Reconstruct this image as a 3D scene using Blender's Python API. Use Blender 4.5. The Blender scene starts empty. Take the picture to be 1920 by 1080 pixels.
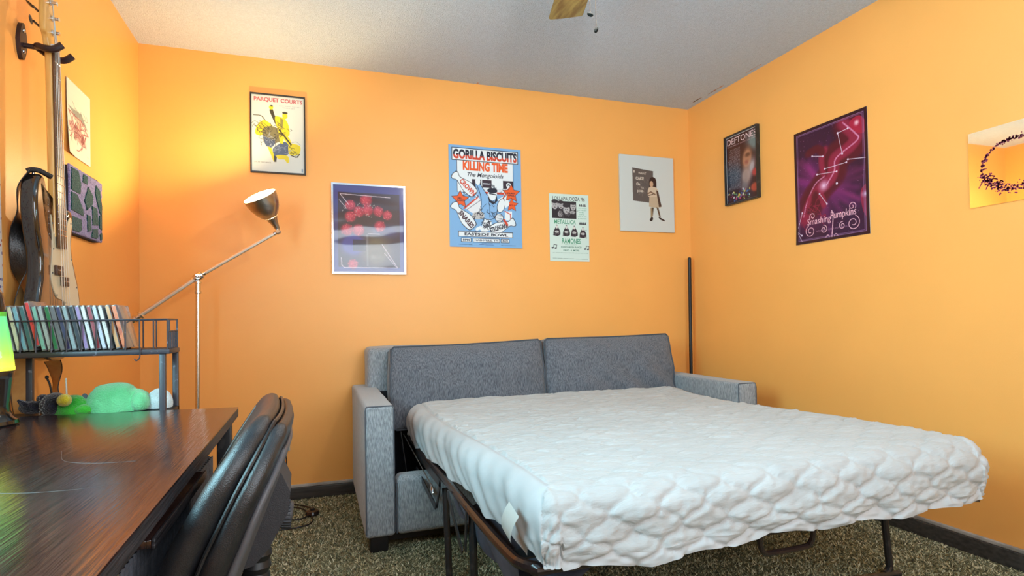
import bpy, math, random
import numpy as np
from mathutils import Vector, Matrix

random.seed(7)
rng = np.random.default_rng(7)
C = bpy.context.scene.collection
S = bpy.context.scene
PI = math.pi

# ------------------------------------------------------------------ camera, light, exposure
XL, XR, YB, YF, H = -0.868, 2.495, 3.402, -0.50, 2.44
CZ = 0.9735
yaw, pitch, roll = 0.3275, 0.018, 0.0165
fv = Vector((math.sin(yaw)*math.cos(pitch), math.cos(yaw)*math.cos(pitch), math.sin(pitch)))
rv = Vector((math.cos(yaw), -math.sin(yaw), 0))
uv = rv.cross(fv)
r2 = rv*math.cos(roll) - uv*math.sin(roll)
u2 = rv*math.sin(roll) + uv*math.cos(roll)
cam = bpy.data.cameras.new('camera')
co = bpy.data.objects.new('camera', cam)
C.objects.link(co)
M4 = Matrix((r2, u2, -fv)).transposed().to_4x4()
M4.translation = Vector((0, 0, CZ))
co.matrix_world = M4
cam.sensor_width = 36
cam.lens = 1072.4*36/1920
cam.shift_y = 40.2/1920
cam.clip_start = 0.02
S.camera = co

S.view_settings.view_transform = 'Standard'
S.view_settings.look = 'None'
S.view_settings.gamma = 1
S.view_settings.use_curve_mapping = False
S.view_settings.exposure = 0.15

wd = bpy.data.worlds.new('sky'); S.world = wd; wd.use_nodes = True
bg = wd.node_tree.nodes['Background']
bg.inputs[0].default_value = (0.62, 0.82, 1.0, 1); bg.inputs[1].default_value = 1.0

def area(name, loc, direction, sx, sy, power, col):
    l = bpy.data.lights.new(name, 'AREA'); l.shape = 'RECTANGLE'; l.size = sx; l.size_y = sy
    l.energy = power; l.color = col
    o = bpy.data.objects.new(name, l); C.objects.link(o)
    o.location = loc; o.rotation_euler = Vector(direction).to_track_quat('-Z', 'Z').to_euler()
    return o
def point(name, loc, power, col, r=0.05):
    l = bpy.data.lights.new(name, 'POINT'); l.energy = power; l.color = col; l.shadow_soft_size = r
    o = bpy.data.objects.new(name, l); C.objects.link(o); o.location = loc
    return o
# daylight through the side window and the window behind the camera
area('side_window_daylight', (XL-0.25, 0.80, 1.58), (1, 0.3, -0.1), 1.0, 1.1, 92, (0.44, 0.86, 1.0))
area('front_window_daylight', (1.0, YF-0.25, 1.5), (0, 1, 0.03), 1.9, 1.2, 60, (0.84, 0.92, 1.0))

# ------------------------------------------------------------------ helpers
def mat(name, c, rough=0.5, metal=0.0, c2=None, nscale=8, stretch=(1, 1, 1), bump=0.0, bscale=None, bstretch=None,
        coat=0.0, coat_rough=0.1, emit=0.0, sheen=0.0, trans=0.0, detail=4, contrast=(0.35, 0.65), spec=0.5, ecol=None):
    m = bpy.data.materials.new(name); m.use_nodes = True
    nt = m.node_tree; N = nt.nodes; L = nt.links
    b = N['Principled BSDF']
    b.inputs['Roughness'].default_value = rough; b.inputs['Metallic'].default_value = metal
    b.inputs['Specular IOR Level'].default_value = spec
    b.inputs['Coat Weight'].default_value = coat; b.inputs['Coat Roughness'].default_value = coat_rough
    b.inputs['Transmission Weight'].default_value = trans
    if sheen: b.inputs['Sheen Weight'].default_value = sheen
    tc = N.new('ShaderNodeTexCoord')
    def noise(sc, st):
        mp = N.new('ShaderNodeMapping'); mp.inputs['Scale'].default_value = st
        L.new(tc.outputs['Object'], mp.inputs[0])
        n = N.new('ShaderNodeTexNoise'); n.inputs['Scale'].default_value = sc; n.inputs['Detail'].default_value = detail
        L.new(mp.outputs[0], n.inputs['Vector']); return n
    c = tuple(c) + (1,) if len(c) == 3 else c
    if c2 is None: c2 = tuple(x*0.88 for x in c[:3])
    c2 = tuple(c2) + (1,)
    n = noise(nscale, stretch)
    r = N.new('ShaderNodeValToRGB'); r.color_ramp.elements[0].position = contrast[0]; r.color_ramp.elements[1].position = contrast[1]
    r.color_ramp.elements[0].color = c2; r.color_ramp.elements[1].color = c
    L.new(n.outputs['Fac'], r.inputs[0]); L.new(r.outputs[0], b.inputs['Base Color'])
    if emit:
        b.inputs['Emission Color'].default_value = (ecol or c[:3]) + (1,); b.inputs['Emission Strength'].default_value = emit
    if bump:
        n2 = noise(bscale or nscale*3, bstretch or stretch)
        bp = N.new('ShaderNodeBump'); bp.inputs['Strength'].default_value = bump; bp.inputs['Distance'].default_value = 0.01
        L.new(n2.outputs['Fac'], bp.inputs['Height']); L.new(bp.outputs[0], b.inputs['Normal'])
    return m

def srgb(r, g, b):
    f = lambda x: (x/255/12.92) if x/255 < 0.04045 else ((x/255+0.055)/1.055)**2.4
    return (f(r), f(g), f(b))

class MB:
    """collects plain geometry for ONE mesh"""
    def __init__(s): s.v = []; s.f = []; s.n = 0
    def add(s, v, f):
        v = np.asarray(v, float).reshape(-1, 3)
        s.v.append(v); o = s.n
        s.f += [tuple(int(i)+o for i in q) for q in f]
        s.n += len(v); return s
    def box(s, lo, hi):
        x0, y0, z0 = lo; x1, y1, z1 = hi
        v = [(x0,y0,z0),(x1,y0,z0),(x1,y1,z0),(x0,y1,z0),(x0,y0,z1),(x1,y0,z1),(x1,y1,z1),(x0,y1,z1)]
        return s.add(v, [(0,3,2,1),(4,5,6,7),(0,1,5,4),(1,2,6,5),(2,3,7,6),(3,0,4,7)])
    def rb(s, lo, hi, r=0.01, n=3, fn=None):
        """box with rounded edges; n = rings in the rounding, fn = optional vertex function"""
        lo = np.array(lo, float); hi = np.array(hi, float); c = (lo+hi)/2; h = (hi-lo)/2
        r = min(r, h.min()*0.999)
        return s._rbox(c, h, r, [n]*3, fn, 1)
    def rbd(s, lo, hi, r, n, mid, fn=None):
        lo = np.array(lo, float); hi = np.array(hi, float); c = (lo+hi)/2; h = (hi-lo)/2
        return s._rbox(c, h, min(r, h.min()*0.999), [n]*3, fn, mid)
    def _rbox(s, c, h, r, ns, fn, mid):
        ax = []
        for k in range(3):
            t = np.linspace(0, 1, ns[k]+1)
            e = r*np.tan(t*PI/4)/1.0
            left = -h[k] + (r - e[::-1])
            mids = np.linspace(-h[k]+r, h[k]-r, (mid if isinstance(mid, int) else mid[k])+1)[1:-1]
            ax.append(np.concatenate([left, mids, -left[::-1]]))
        vid = {}; V = []; F = []
        L = [len(a) for a in ax]
        def idx(i, j, k):
            q = (i, j, k)
            if q not in vid:
                vid[q] = len(V); V.append((ax[0][i], ax[1][j], ax[2][k]))
            return vid[q]
        for a, b, d in ((0,1,2),(1,2,0),(2,0,1)):
            for side in (0, L[d]-1):
                for i in range(L[a]-1):
                    for j in range(L[b]-1):
                        q = []
                        for (p, w) in ((i,j),(i+1,j),(i+1,j+1),(i,j+1)):
                            t = [0,0,0]; t[a] = p; t[b] = w; t[d] = side; q.append(idx(*t))
                        F.append(q if side else q[::-1])
        V = np.array(V)
        inner = np.clip(V, -(h-r), h-r); d = V-inner
        nn = np.linalg.norm(d, axis=1, keepdims=True); nn[nn == 0] = 1
        V = inner + d/nn*r
        if fn is not None: V = fn(V, h)
        return s.add(V + c, F)
    def tube(s, pts, r, n=8, closed=False, caps=True, radii=None):
        P = [Vector(p) for p in pts]; m = len(P); V = []; F = []
        up = None
        for i in range(m):
            if closed: t = (P[(i+1) % m] - P[i-1])
            else: t = P[min(i+1, m-1)] - P[max(i-1, 0)]
            t.normalize()
            if up is None:
                up = Vector((0,0,1)) if abs(t.z) < 0.9 else Vector((1,0,0))
            a = t.cross(up)
            if a.length < 1e-6: a = t.orthogonal()
            a.normalize(); b = a.cross(t).normalized(); up = b
            rr = radii[i] if radii else r
            for k in range(n):
                w = 2*PI*k/n; V.append(P[i] + a*(math.cos(w)*rr) + b*(math.sin(w)*rr))
        for i in range(m if closed else m-1):
            for k in range(n):
                a0 = i*n+k; a1 = i*n+(k+1) % n; j = (i+1) % m
                F.append((a0, a1, j*n+(k+1) % n, j*n+k))
        if caps and not closed:
            F.append(tuple(range(n))[::-1]); F.append(tuple((m-1)*n+k for k in range(n)))
        return s.add([tuple(v) for v in V], F)
    def lathe(s, prof, c=(0,0,0), axis=(0,0,1), n=24, skip=None):
        z = Vector(axis).normalized(); x = z.orthogonal().normalized(); y = z.cross(x); c = Vector(c)
        V = []; F = []; m = len(prof)
        for (r, h) in prof:
            for k in range(n):
                w = 2*PI*k/n; V.append(tuple(c + z*h + x*(r*math.cos(w)) + y*(r*math.sin(w))))
        for i in range(m-1):
            for k in range(n):
                if skip and skip(i, k): continue
                F.append((i*n+k, i*n+(k+1) % n, (i+1)*n+(k+1) % n, (i+1)*n+k))
        if prof[0][0] > 1e-4 and not skip: F.append(tuple(range(n))[::-1])
        if prof[-1][0] > 1e-4 and not skip: F.append(tuple((m-1)*n+k for k in range(n)))
        return s.add(V, F)
    def prism(s, poly, d, o=(0,0,0), ex=(1,0,0), ey=(0,1,0)):
        """2D outline in the plane (ex, ey), thickened by d along ex x ey"""
        ex = np.array(ex, float); ey = np.array(ey, float); nz = np.cross(ex, ey); o = np.array(o, float)
        a = [o + ex*p[0] + ey*p[1] for p in poly]; b = [q + nz*d for q in a]; n = len(poly)
        F = [tuple(range(n))[::-1], tuple(range(n, 2*n))]
        F += [(i, (i+1) % n, n+(i+1) % n, n+i) for i in range(n)]
        return s.add(a+b, F)
    def grid(s, P):
        P = np.asarray(P); a, b = P.shape[:2]
        I = np.arange(a*b).reshape(a, b)
        F = np.stack([I[:-1,:-1], I[1:,:-1], I[1:,1:], I[:-1,1:]], -1).reshape(-1, 4)
        return s.add(P.reshape(-1, 3), F)

def origin(o):
    p = Vector((0,0,0))
    while o is not None: p += o.location; o = o.parent
    return p

def obj(name, mb, m, parent=None, smooth=35, label=None):
    me = bpy.data.meshes.new(name)
    v = np.concatenate(mb.v)
    if parent is not None: v = v - np.array(origin(parent))
    me.from_pydata(v.tolist(), [], mb.f)
    if smooth:
        me.shade_smooth(); me.set_sharp_from_angle(angle=math.radians(smooth))
    me.materials.append(m)
    o = bpy.data.objects.new(name, me); C.objects.link(o)
    if parent is not None: o.parent = parent
    if label: o['label'] = label
    return o
def tag(o, label, cat, group=None):
    o['label'] = label; o['category'] = cat
    if group: o['group'] = group
    return o
def thing(name, loc, label, cat, group=None):
    o = bpy.data.objects.new(name, None); C.objects.link(o); o.location = loc; o.empty_display_size = 0.05
    return tag(o, label, cat, group)
def structure(name, mb, m, parent=None, smooth=35):
    o = obj(name, mb, m, parent, smooth); o['kind'] = 'structure'; return o

def sines(P, scale, seed, octs=5):
    """cheap smooth pseudo noise of points, about -1..1"""
    g = np.random.default_rng(seed); r = np.zeros(len(P))
    for k in range(octs*3):
        d = g.normal(size=3)*np.array(scale)*(0.6+0.5*(k // 3)); r += np.sin(P@d + g.uniform(0, 6.28))/(1+0.35*(k // 3))
    return r/4.0

def spl(pts, n=10, closed=False):
    """Catmull-Rom through points"""
    P = [np.array(p, float) for p in pts]; m = len(P); out = []
    for i in range(m if closed else m-1):
        p0 = P[(i-1) % m] if closed or i > 0 else P[0]*2-P[1]
        p1 = P[i]; p2 = P[(i+1) % m]
        p3 = P[(i+2) % m] if closed or i+2 < m else P[-1]*2-P[-2]
        for k in range(n):
            t = k/n
            out.append(0.5*((2*p1)+(-p0+p2)*t+(2*p0-5*p1+4*p2-p3)*t*t+(-p0+3*p1-3*p2+p3)*t**3))
    if not closed: out.append(P[-1])
    return out

# ------------------------------------------------------------------ materials
wall_c = srgb(249, 176, 92)
M_wall = mat('orange_wall_paint', wall_c, 0.42, c2=tuple(x*0.96 for x in wall_c), nscale=2.5, bump=0.05, bscale=260, spec=0.5)
M_ceil = mat('popcorn_ceiling_paint', (0.60, 0.715, 0.86), 0.9, c2=(0.53, 0.635, 0.77), nscale=110, bump=0.9, bscale=150, detail=6, spec=0.1)
M_base = mat('grey_baseboard_paint', srgb(72, 68, 64), 0.4, c2=srgb(50, 47, 45), nscale=6, stretch=(1, 6, 12), bump=0.1)
M_base_top = mat('pale_baseboard_edge', srgb(188, 182, 174), 0.45, c2=srgb(140, 134, 126), nscale=9)
M_carpet = mat('olive_carpet', srgb(150, 146, 112), 0.95, c2=srgb(80, 80, 62), nscale=120, bump=0.6, bscale=200, spec=0.1)
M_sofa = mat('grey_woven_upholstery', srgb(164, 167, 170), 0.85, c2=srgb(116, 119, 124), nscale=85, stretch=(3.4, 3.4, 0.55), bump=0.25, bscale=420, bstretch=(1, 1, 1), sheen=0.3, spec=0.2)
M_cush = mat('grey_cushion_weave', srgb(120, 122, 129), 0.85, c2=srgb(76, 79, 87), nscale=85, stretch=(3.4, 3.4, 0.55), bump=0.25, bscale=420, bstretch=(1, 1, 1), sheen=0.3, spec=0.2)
M_pipe = mat('dark_grey_piping', srgb(82, 85, 92), 0.85, nscale=80)
M_inner = mat('black_lining_cloth', (0.012, 0.012, 0.016), 0.9, nscale=40)
M_quilt = mat('white_quilted_cotton', (0.455, 0.465, 0.465), 0.8, c2=(0.42, 0.43, 0.43), nscale=5, bump=0.45, bscale=42, bstretch=(0.5, 3, 1), sheen=0.2, spec=0.2)
M_skirt = mat('white_plain_cotton', (0.49, 0.505, 0.515), 0.8, c2=(0.45, 0.465, 0.475), nscale=6, bump=0.08, bscale=40, spec=0.2)
M_deck = mat('grey_deck_cloth', srgb(92, 92, 104), 0.8, c2=srgb(66, 66, 78), nscale=9)
M_blackm = mat('black_painted_metal', (0.018, 0.018, 0.02), 0.35, c2=(0.05, 0.045, 0.045), nscale=30, contrast=(0.3, 0.42))
M_shelf = mat('worn_black_metal', (0.03, 0.032, 0.045), 0.4, c2=(0.18, 0.2, 0.26), nscale=70, contrast=(0.26, 0.36))
M_brownm = mat('brown_black_tube', (0.028, 0.016, 0.014), 0.22, c2=(0.02, 0.012, 0.012), nscale=10)
M_steel = mat('brushed_steel', (0.8, 0.76, 0.70), 0.22, 1.0, c2=(0.7, 0.66, 0.60), nscale=20, stretch=(1, 1, 8))
M_chrome = mat('chrome', (0.75, 0.75, 0.78), 0.15, 1.0, nscale=10)
M_leather = mat('black_leather', (0.016, 0.017, 0.019), 0.36, c2=(0.009, 0.009, 0.011), nscale=30, bump=0.16, bscale=620, spec=0.6)
M_plastic = mat('charcoal_plastic', (0.03, 0.03, 0.035), 0.45, nscale=50, bump=0.15, bscale=500)
M_plasticg = mat('grey_plastic_edge', (0.09, 0.09, 0.1), 0.45, nscale=50, bump=0.15, bscale=500)
M_black = mat('plain_black', (0.006, 0.006, 0.007), 0.5, nscale=20)
M_thread = mat('pale_thread', (0.2, 0.2, 0.19), 0.7, nscale=60)
M_white = mat('white_paper', (0.62, 0.64, 0.61), 0.7, c2=(0.59, 0.61, 0.58), nscale=5)
M_off = mat('off_white_plastic', (0.62, 0.6, 0.55), 0.4, nscale=5)

def wood_desk():
    m = mat('dark_woodgrain_laminate', (0.048, 0.021, 0.017), 0.13, c2=(0.016, 0.008, 0.008), nscale=7, stretch=(26, 1, 1), bump=0.07, bscale=10, bstretch=(28, 1, 1), spec=0.7, detail=6)
    return m
M_desk = wood_desk()
M_deskedge = mat('black_woodgrain_edge', (0.016, 0.013, 0.014), 0.4, c2=(0.05, 0.045, 0.05), nscale=8, stretch=(1, 1.5, 40), bump=0.3, bscale=10, bstretch=(1, 1.5, 40))

# ------------------------------------------------------------------ room
WX0, WX1, WZ0, WZ1 = 0.30, 2.0, 1.0, 2.1
T = 0.12
structure('floor', MB().box((XL-T, YF-T, -0.1), (XR+T, YB+T, 0)), M_carpet)
ceiling = structure('ceiling', MB().box((XL-T, YF-T, H), (XR+T, YB+T, H+0.1)), M_ceil)
structure('wall_back', MB().box((XL-T, YB, 0), (XR+T, YB+T, H)), M_wall)
structure('wall_right', MB().box((XR, YF, 0), (XR+T, YB, H)), M_wall)
def holed(axis, a0, a1, w0, w1, z0, z1, lo, hi):
    mb = MB()
    for (p, q, r, t) in ((a0, w0, 0, H), (w1, a1, 0, H), (w0, w1, 0, z0), (w0, w1, z1, H)):
        if axis == 'y': mb.box((lo, p, r), (hi, q, t))
        else: mb.box((p, lo, r), (q, hi, t))
    return mb
structure('wall_left', holed('y', YF, YB, 0.25, 1.35, 1.0, 2.15, XL-T, XL), M_wall)
structure('wall_front', holed('x', XL-T, XR+T, 0.05, 1.95, 0.9, 2.1, YF-T, YF), M_wall)
M_frame = mat('white_window_paint', (0.75, 0.76, 0.76), 0.4, nscale=5)
def glass_mat():
    m = bpy.data.materials.new('window_glass'); m.use_nodes = True; nt = m.node_tree
    for n in list(nt.nodes):
        if n.type == 'BSDF_PRINCIPLED': nt.nodes.remove(n)
    t = nt.nodes.new('ShaderNodeBsdfTransparent'); g = nt.nodes.new('ShaderNodeBsdfGlossy'); g.inputs['Roughness'].default_value = 0.02
    x = nt.nodes.new('ShaderNodeMixShader'); x.inputs[0].default_value = 0.06
    nt.links.new(t.outputs[0], x.inputs[1]); nt.links.new(g.outputs[0], x.inputs[2])
    nt.links.new(x.outputs[0], nt.nodes['Material Output'].inputs[0]); return m
M_glass = glass_mat()
def window(name, axis, a0, a1, z0, z1, p):
    mb = MB(); w = 0.045
    def bx(b0, b1, c0, c1, d0=0.0, d1=0.06):
        if axis == 'y': mb.box((p+d0, b0, c0), (p+d1, b1, c1))
        else: mb.box((b0, p+d0, c0), (b1, p+d1, c1))
    bx(a0, a0+w, z0, z1); bx(a1-w, a1, z0, z1); bx(a0+w, a1-w, z0, z0+w); bx(a0+w, a1-w, z1-w, z1)
    zc = (z0+z1)/2; bx(a0+w, a1-w, zc-0.02, zc+0.02)
    o = structure(name, mb, M_frame)
    for (c0, c1) in ((z0+w, zc-0.02), (zc+0.02, z1-w)):
        mb = MB(); bx(a0+w, a1-w, c0, c1, 0.028, 0.032); obj('window_pane', mb, M_glass, o)
    return o
window('window_1', 'y', 0.25, 1.35, 1.0, 2.15, XL-0.09)
window('window_2', 'x', 0.05, 1.95, 0.9, 2.1, YF-0.09)
def baseboard(name, lo, hi, top_lo, top_hi):
    o = structure(name, MB().rb(lo, hi, 0.004, 2), M_base)
    obj('baseboard_cap', MB().rb(top_lo, top_hi, 0.004, 2), M_base_top, o)
baseboard('baseboard_back', (XL, YB-0.016, 0), (XR, YB, 0.066), (XL, YB-0.013, 0.066), (XR-0.017, YB, 0.083))
baseboard('baseboard_right', (XR-0.016, YF, 0), (XR, YB-0.017, 0.066), (XR-0.013, YF, 0.066), (XR, YB-0.017, 0.083))
baseboard('baseboard_left', (XL, YF, 0), (XL+0.016, YB-0.017, 0.066), (XL, YF, 0.066), (XL+0.013, YB-0.017, 0.079))
M_smear = mat('orange_paint_smear', srgb(214, 150, 110), 0.6, c2=srgb(176, 140, 130), nscale=60)
for (x, y, l, w) in ((2.445, 3.23, 0.10, 0.010), (2.452, 3.05, 0.15, 0.007), (2.462, 2.72, 0.12, 0.006), (0.95, 3.392, 0.03, 0.008)):
    pts = [(x+random.uniform(-.4, 1)*w*(1 if k < 8 else -1), y + (l if k < 8 else -l)*(1-abs((k % 8)-4)/4)*0 + l*(k/7-.5 if k < 8 else .5-(k-8)/7)) for k in range(16)]
    obj('paint_smear', MB().prism(pts, 0.0012, (0, 0, H-0.0012)), M_smear, ceiling, 0)

# carpet pile over the floor in view: many short tufts, one stuff part
def carpet_pile():
    n = 150000
    x = rng.uniform(-0.55, 2.47, n); y = 1.2 + (3.38-1.2)*rng.uniform(0, 1, n)
    keep = ~((x > 0.55) & (x < 1.3) & (y > 2.5)) & ~((x > 0.2) & (x < 2.18) & (y > 2.56))
    x, y = x[keep], y[keep]; n = len(x)
    a = rng.uniform(0, 2*PI, n); w = rng.uniform(0.0022, 0.0045, n); h = rng.uniform(0.005, 0.011, n)
    lx, ly = rng.normal(0, 0.009, n), rng.normal(0, 0.009, n)
    dx, dy = np.cos(a)*w, np.sin(a)*w
    z0 = np.full(n, -0.001)
    V = np.stack([np.stack([x-dx, y-dy, z0], 1), np.stack([x+dx, y+dy, z0], 1), np.stack([x+lx, y+ly, h], 1)], 1).reshape(-1, 3)
    me = bpy.data.meshes.new('carpet_pile')
    me.vertices.add(3*n); me.vertices.foreach_set('co', V.ravel())
    me.loops.add(3*n); me.loops.foreach_set('vertex_index', np.arange(3*n))
    me.polygons.add(n); me.polygons.foreach_set('loop_start', np.arange(n)*3); me.polygons.foreach_set('loop_total', np.full(n, 3))
    me.update()
    pal = np.array([srgb(190, 184, 148), srgb(146, 144, 114), srgb(96, 97, 76), srgb(220, 212, 180), srgb(58, 60, 50)])
    col = pal[rng.choice(5, n, p=[.3, .3, .2, .12, .08])]
    c = np.ones((n, 3, 4)); c[:, :, :3] = col[:, None, :]
    at = me.color_attributes.new('col', 'FLOAT_COLOR', 'POINT'); at.data.foreach_set('color', c.ravel())
    m = bpy.data.materials.new('carpet_tufts'); m.use_nodes = True
    b = m.node_tree.nodes['Principled BSDF']; b.inputs['Roughness'].default_value = 0.9; b.inputs['Specular IOR Level'].default_value = 0.1
    an = m.node_tree.nodes.new('ShaderNodeAttribute'); an.attribute_name = 'col'
    m.node_tree.links.new(an.outputs['Color'], b.inputs['Base Color'])
    me.materials.append(m)
    o = bpy.data.objects.new('carpet_pile', me); C.objects.link(o); o.parent = bpy.data.objects['floor']; o['kind'] = 'stuff'
carpet_pile()

# ------------------------------------------------------------------ flat print: painted grids (colour only)
_txt = {}
def glyphs(s, bold=0.0, shear=0.0):
    k = (s, bold, shear)
    if k not in _txt:
        cu = bpy.data.curves.new('print_text', 'FONT'); cu.body = s; cu.offset = bold; cu.shear = shear; cu.resolution_u = 3
        o = bpy.data.objects.new('print_text', cu); me = bpy.data.meshes.new_from_object(o); me.calc_loop_triangles()
        v = np.array([x.co[:2] for x in me.vertices]); t = np.array([q.vertices[:] for q in me.loop_triangles])
        bpy.data.objects.remove(o); bpy.data.curves.remove(cu); bpy.data.meshes.remove(me)
        v = (v-v.min(0))/(v.max(0)-v.min(0))
        _txt[k] = (v, t)
    return _txt[k]
class Print:
    def __init__(s, w, h, bgc, nx):
        s.w, s.h = w, h; s.nx = nx*2; s.ny = int(round(nx*2*h/w)); s.a = np.zeros((s.ny, s.nx, 3)); s.a[:] = bgc
        s.asp = h/w
    def _blend(s, j0, j1, i0, i1, m, c):
        if m.size == 0: return
        if isinstance(c, np.ndarray) and c.ndim == 3: cc = c[j0:j1, i0:i1]
        else: cc = np.array(c, float)
        s.a[j0:j1, i0:i1] = s.a[j0:j1, i0:i1]*(1-m[..., None]) + cc*m[..., None]
    def _bb(s, x0, x1, y0, y1):
        i0 = max(0, int(x0*s.nx)-1); i1 = min(s.nx, int(x1*s.nx)+2); j0 = max(0, int(y0*s.ny)-1); j1 = min(s.ny, int(y1*s.ny)+2)
        if i1 <= i0 or j1 <= j0: return None
        X, Y = np.meshgrid((np.arange(i0, i1)+.5)/s.nx, (np.arange(j0, j1)+.5)/s.ny)
        return i0, i1, j0, j1, X, Y
    def poly(s, pts, c, a=1.0, smooth=False):
        if smooth: pts = spl(pts, 6, True)
        P = np.array(pts); b = s._bb(P[:,0].min(), P[:,0].max(), P[:,1].min(), P[:,1].max())
        if b is None: return s
        i0, i1, j0, j1, X, Y = b; m = np.zeros(X.shape, bool); n = len(P)
        for k in range(n):
            x0, y0 = P[k]; x1, y1 = P[(k+1) % n]
            if y0 == y1: continue
            m ^= ((Y >= y0) != (Y >= y1)) & (X < (x1-x0)*(Y-y0)/(y1-y0)+x0)
        s._blend(j0, j1, i0, i1, m*a, c); return s
    def rect(s, x0, y0, x1, y1, c, a=1.0): return s.poly([(x0,y0),(x1,y0),(x1,y1),(x0,y1)], c, a)
    def frame(s, x0, y0, x1, y1, c, w):
        return s.line([(x0,y0),(x1,y0),(x1,y1),(x0,y1),(x0,y0)], c, w)
    def ell(s, cx, cy, rx, ry, c, a=1.0, rot=0.0, soft=0.0):
        """rx, ry in widths of the print"""
        R = max(rx, ry)*(1+soft*1.5); b = s._bb(cx-R, cx+R, cy-R/s.asp, cy+R/s.asp)
        if b is None: return s
        i0, i1, j0, j1, X, Y = b; dx = X-cx; dy = (Y-cy)*s.asp
        u = dx*math.cos(rot)+dy*math.sin(rot); v = -dx*math.sin(rot)+dy*math.cos(rot)
        d = np.sqrt((u/rx)**2+(v/ry)**2)
        m = (d < 1).astype(float) if soft == 0 else np.clip((1+soft-d)/(2*soft), 0, 1)**1.5
        s._blend(j0, j1, i0, i1, m*a, c); return s
    def line(s, pts, c, w, a=1.0, smooth=False, soft=False):
        if smooth: pts = spl(pts, 8)
        P = [np.array(p, float) for p in pts]
        for p, q in zip(P[:-1], P[1:]):
            b = s._bb(min(p[0], q[0])-w, max(p[0], q[0])+w, min(p[1], q[1])-w, max(p[1], q[1])+w)
            if b is None: continue
            i0, i1, j0, j1, X, Y = b
            ax, ay = p[0], p[1]*s.asp; ex, ey = q[0]-ax, q[1]*s.asp-ay; L2 = ex*ex+ey*ey+1e-12
            t = np.clip(((X-ax)*ex+(Y*s.asp-ay)*ey)/L2, 0, 1)
            d = np.hypot(X-ax-t*ex, Y*s.asp-ay-t*ey)
            m = np.clip(1-d/w, 0, 1) if soft else (d < w/2).astype(float)
            s._blend(j0, j1, i0, i1, m*a, c)
        return s
    def text(s, t, x0, y0, x1, y1, c, bold=0.0, shear=0.0, rot=0.0, c2=None, wave=0.0):
        v, tr = glyphs(t, bold, shear)
        cx, cy = (x0+x1)/2, (y0+y1)/2
        lx = (v[:,0]-.5)*(x1-x0); ly = (.5-v[:,1])*(y1-y0)*s.asp + wave*np.sin(v[:,0]*PI)
        X = cx + lx*math.cos(rot)-ly*math.sin(rot); Y = cy + (lx*math.sin(rot)+ly*math.cos(rot))/s.asp
        for q in tr:
            a = np.stack([X[q], Y[q]], 1)
            b = s._bb(a[:,0].min(), a[:,0].max(), a[:,1].min(), a[:,1].max())
            if b is None: continue
            i0, i1, j0, j1, gx, gy = b
            def e(p, r): return (r[0]-p[0])*(gy-p[1])-(r[1]-p[1])*(gx-p[0])
            e0, e1, e2 = e(a[0], a[1]), e(a[1], a[2]), e(a[2], a[0])
            m = ((e0 >= 0) & (e1 >= 0) & (e2 >= 0)) | ((e0 <= 0) & (e1 <= 0) & (e2 <= 0))
            if c2 is not None:
                mid = y0+(y1-y0)*c2[1]
                s._blend(j0, j1, i0, i1, (m & (gy < mid)).astype(float), c); s._blend(j0, j1, i0, i1, (m & (gy >= mid)).astype(float), c2[0])
            else: s._blend(j0, j1, i0, i1, m.astype(float), c)
        return s
    def scribble(s, x0, y0, x1, y1, c, w, n, amp, a=1.0):
        for k in range(n):
            x, y = random.uniform(x0, x1), random.uniform(y0, y1)
            pts = [(x, y)]
            for q in range(3): x += random.uniform(-amp, amp); y += random.uniform(-amp, amp)/s.asp; pts.append((x, y))
            s.line(pts, c, w, a, smooth=True)
        return s
    def build(s, parent, o, ex, ey, name='print', coat=0.0, rough=0.5, wob=None, wave=0.0):
        """o = top-left corner, ex along width, ey downwards"""
        a = s.a[:s.ny//2*2, :s.nx//2*2]; a = (a[0::2, 0::2]+a[1::2, 0::2]+a[0::2, 1::2]+a[1::2, 1::2])/4
        ny, nx = a.shape[:2]
        ex = np.array(ex, float); ey = np.array(ey, float); o = np.array(o, float); nz = -np.cross(ex, ey)
        U, V = np.meshgrid(np.linspace(0, 1, nx), np.linspace(0, 1, ny))
        P = o + ex*(U[..., None]*s.w) + ey*(V[..., None]*s.h)
        if wob is not None: P = P + nz*wob(U, V)[..., None]
        P = P.reshape(-1, 3) - np.array(origin(parent))
        I = np.arange(nx*ny).reshape(ny, nx)
        F = np.stack([I[:-1,:-1], I[1:,:-1], I[1:,1:], I[:-1,1:]], -1).reshape(-1)
        nf = len(F)//4
        me = bpy.data.meshes.new(name)
        me.vertices.add(len(P)); me.vertices.foreach_set('co', P.ravel())
        me.loops.add(len(F)); me.loops.foreach_set('vertex_index', F)
        me.polygons.add(nf); me.polygons.foreach_set('loop_start', np.arange(nf)*4); me.polygons.foreach_set('loop_total', np.full(nf, 4))
        me.update(); me.shade_smooth()
        lin = np.where(a < 0.04045, a/12.92, ((a+0.055)/1.055)**2.4)
        c = np.ones((ny*nx, 4)); c[:, :3] = lin.reshape(-1, 3)
        at = me.color_attributes.new('ink', 'FLOAT_COLOR', 'POINT'); at.data.foreach_set('color', c.ravel())
        m = bpy.data.materials.new('printed_sheet'); m.use_nodes = True
        nt = m.node_tree; b = nt.nodes['Principled BSDF']
        b.inputs['Roughness'].default_value = rough; b.inputs['Coat Weight'].default_value = coat; b.inputs['Coat Roughness'].default_value = 0.06
        b.inputs['Specular IOR Level'].default_value = 0.3
        an = nt.nodes.new('ShaderNodeAttribute'); an.attribute_name = 'ink'; nt.links.new(an.outputs['Color'], b.inputs['Base Color'])
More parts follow.
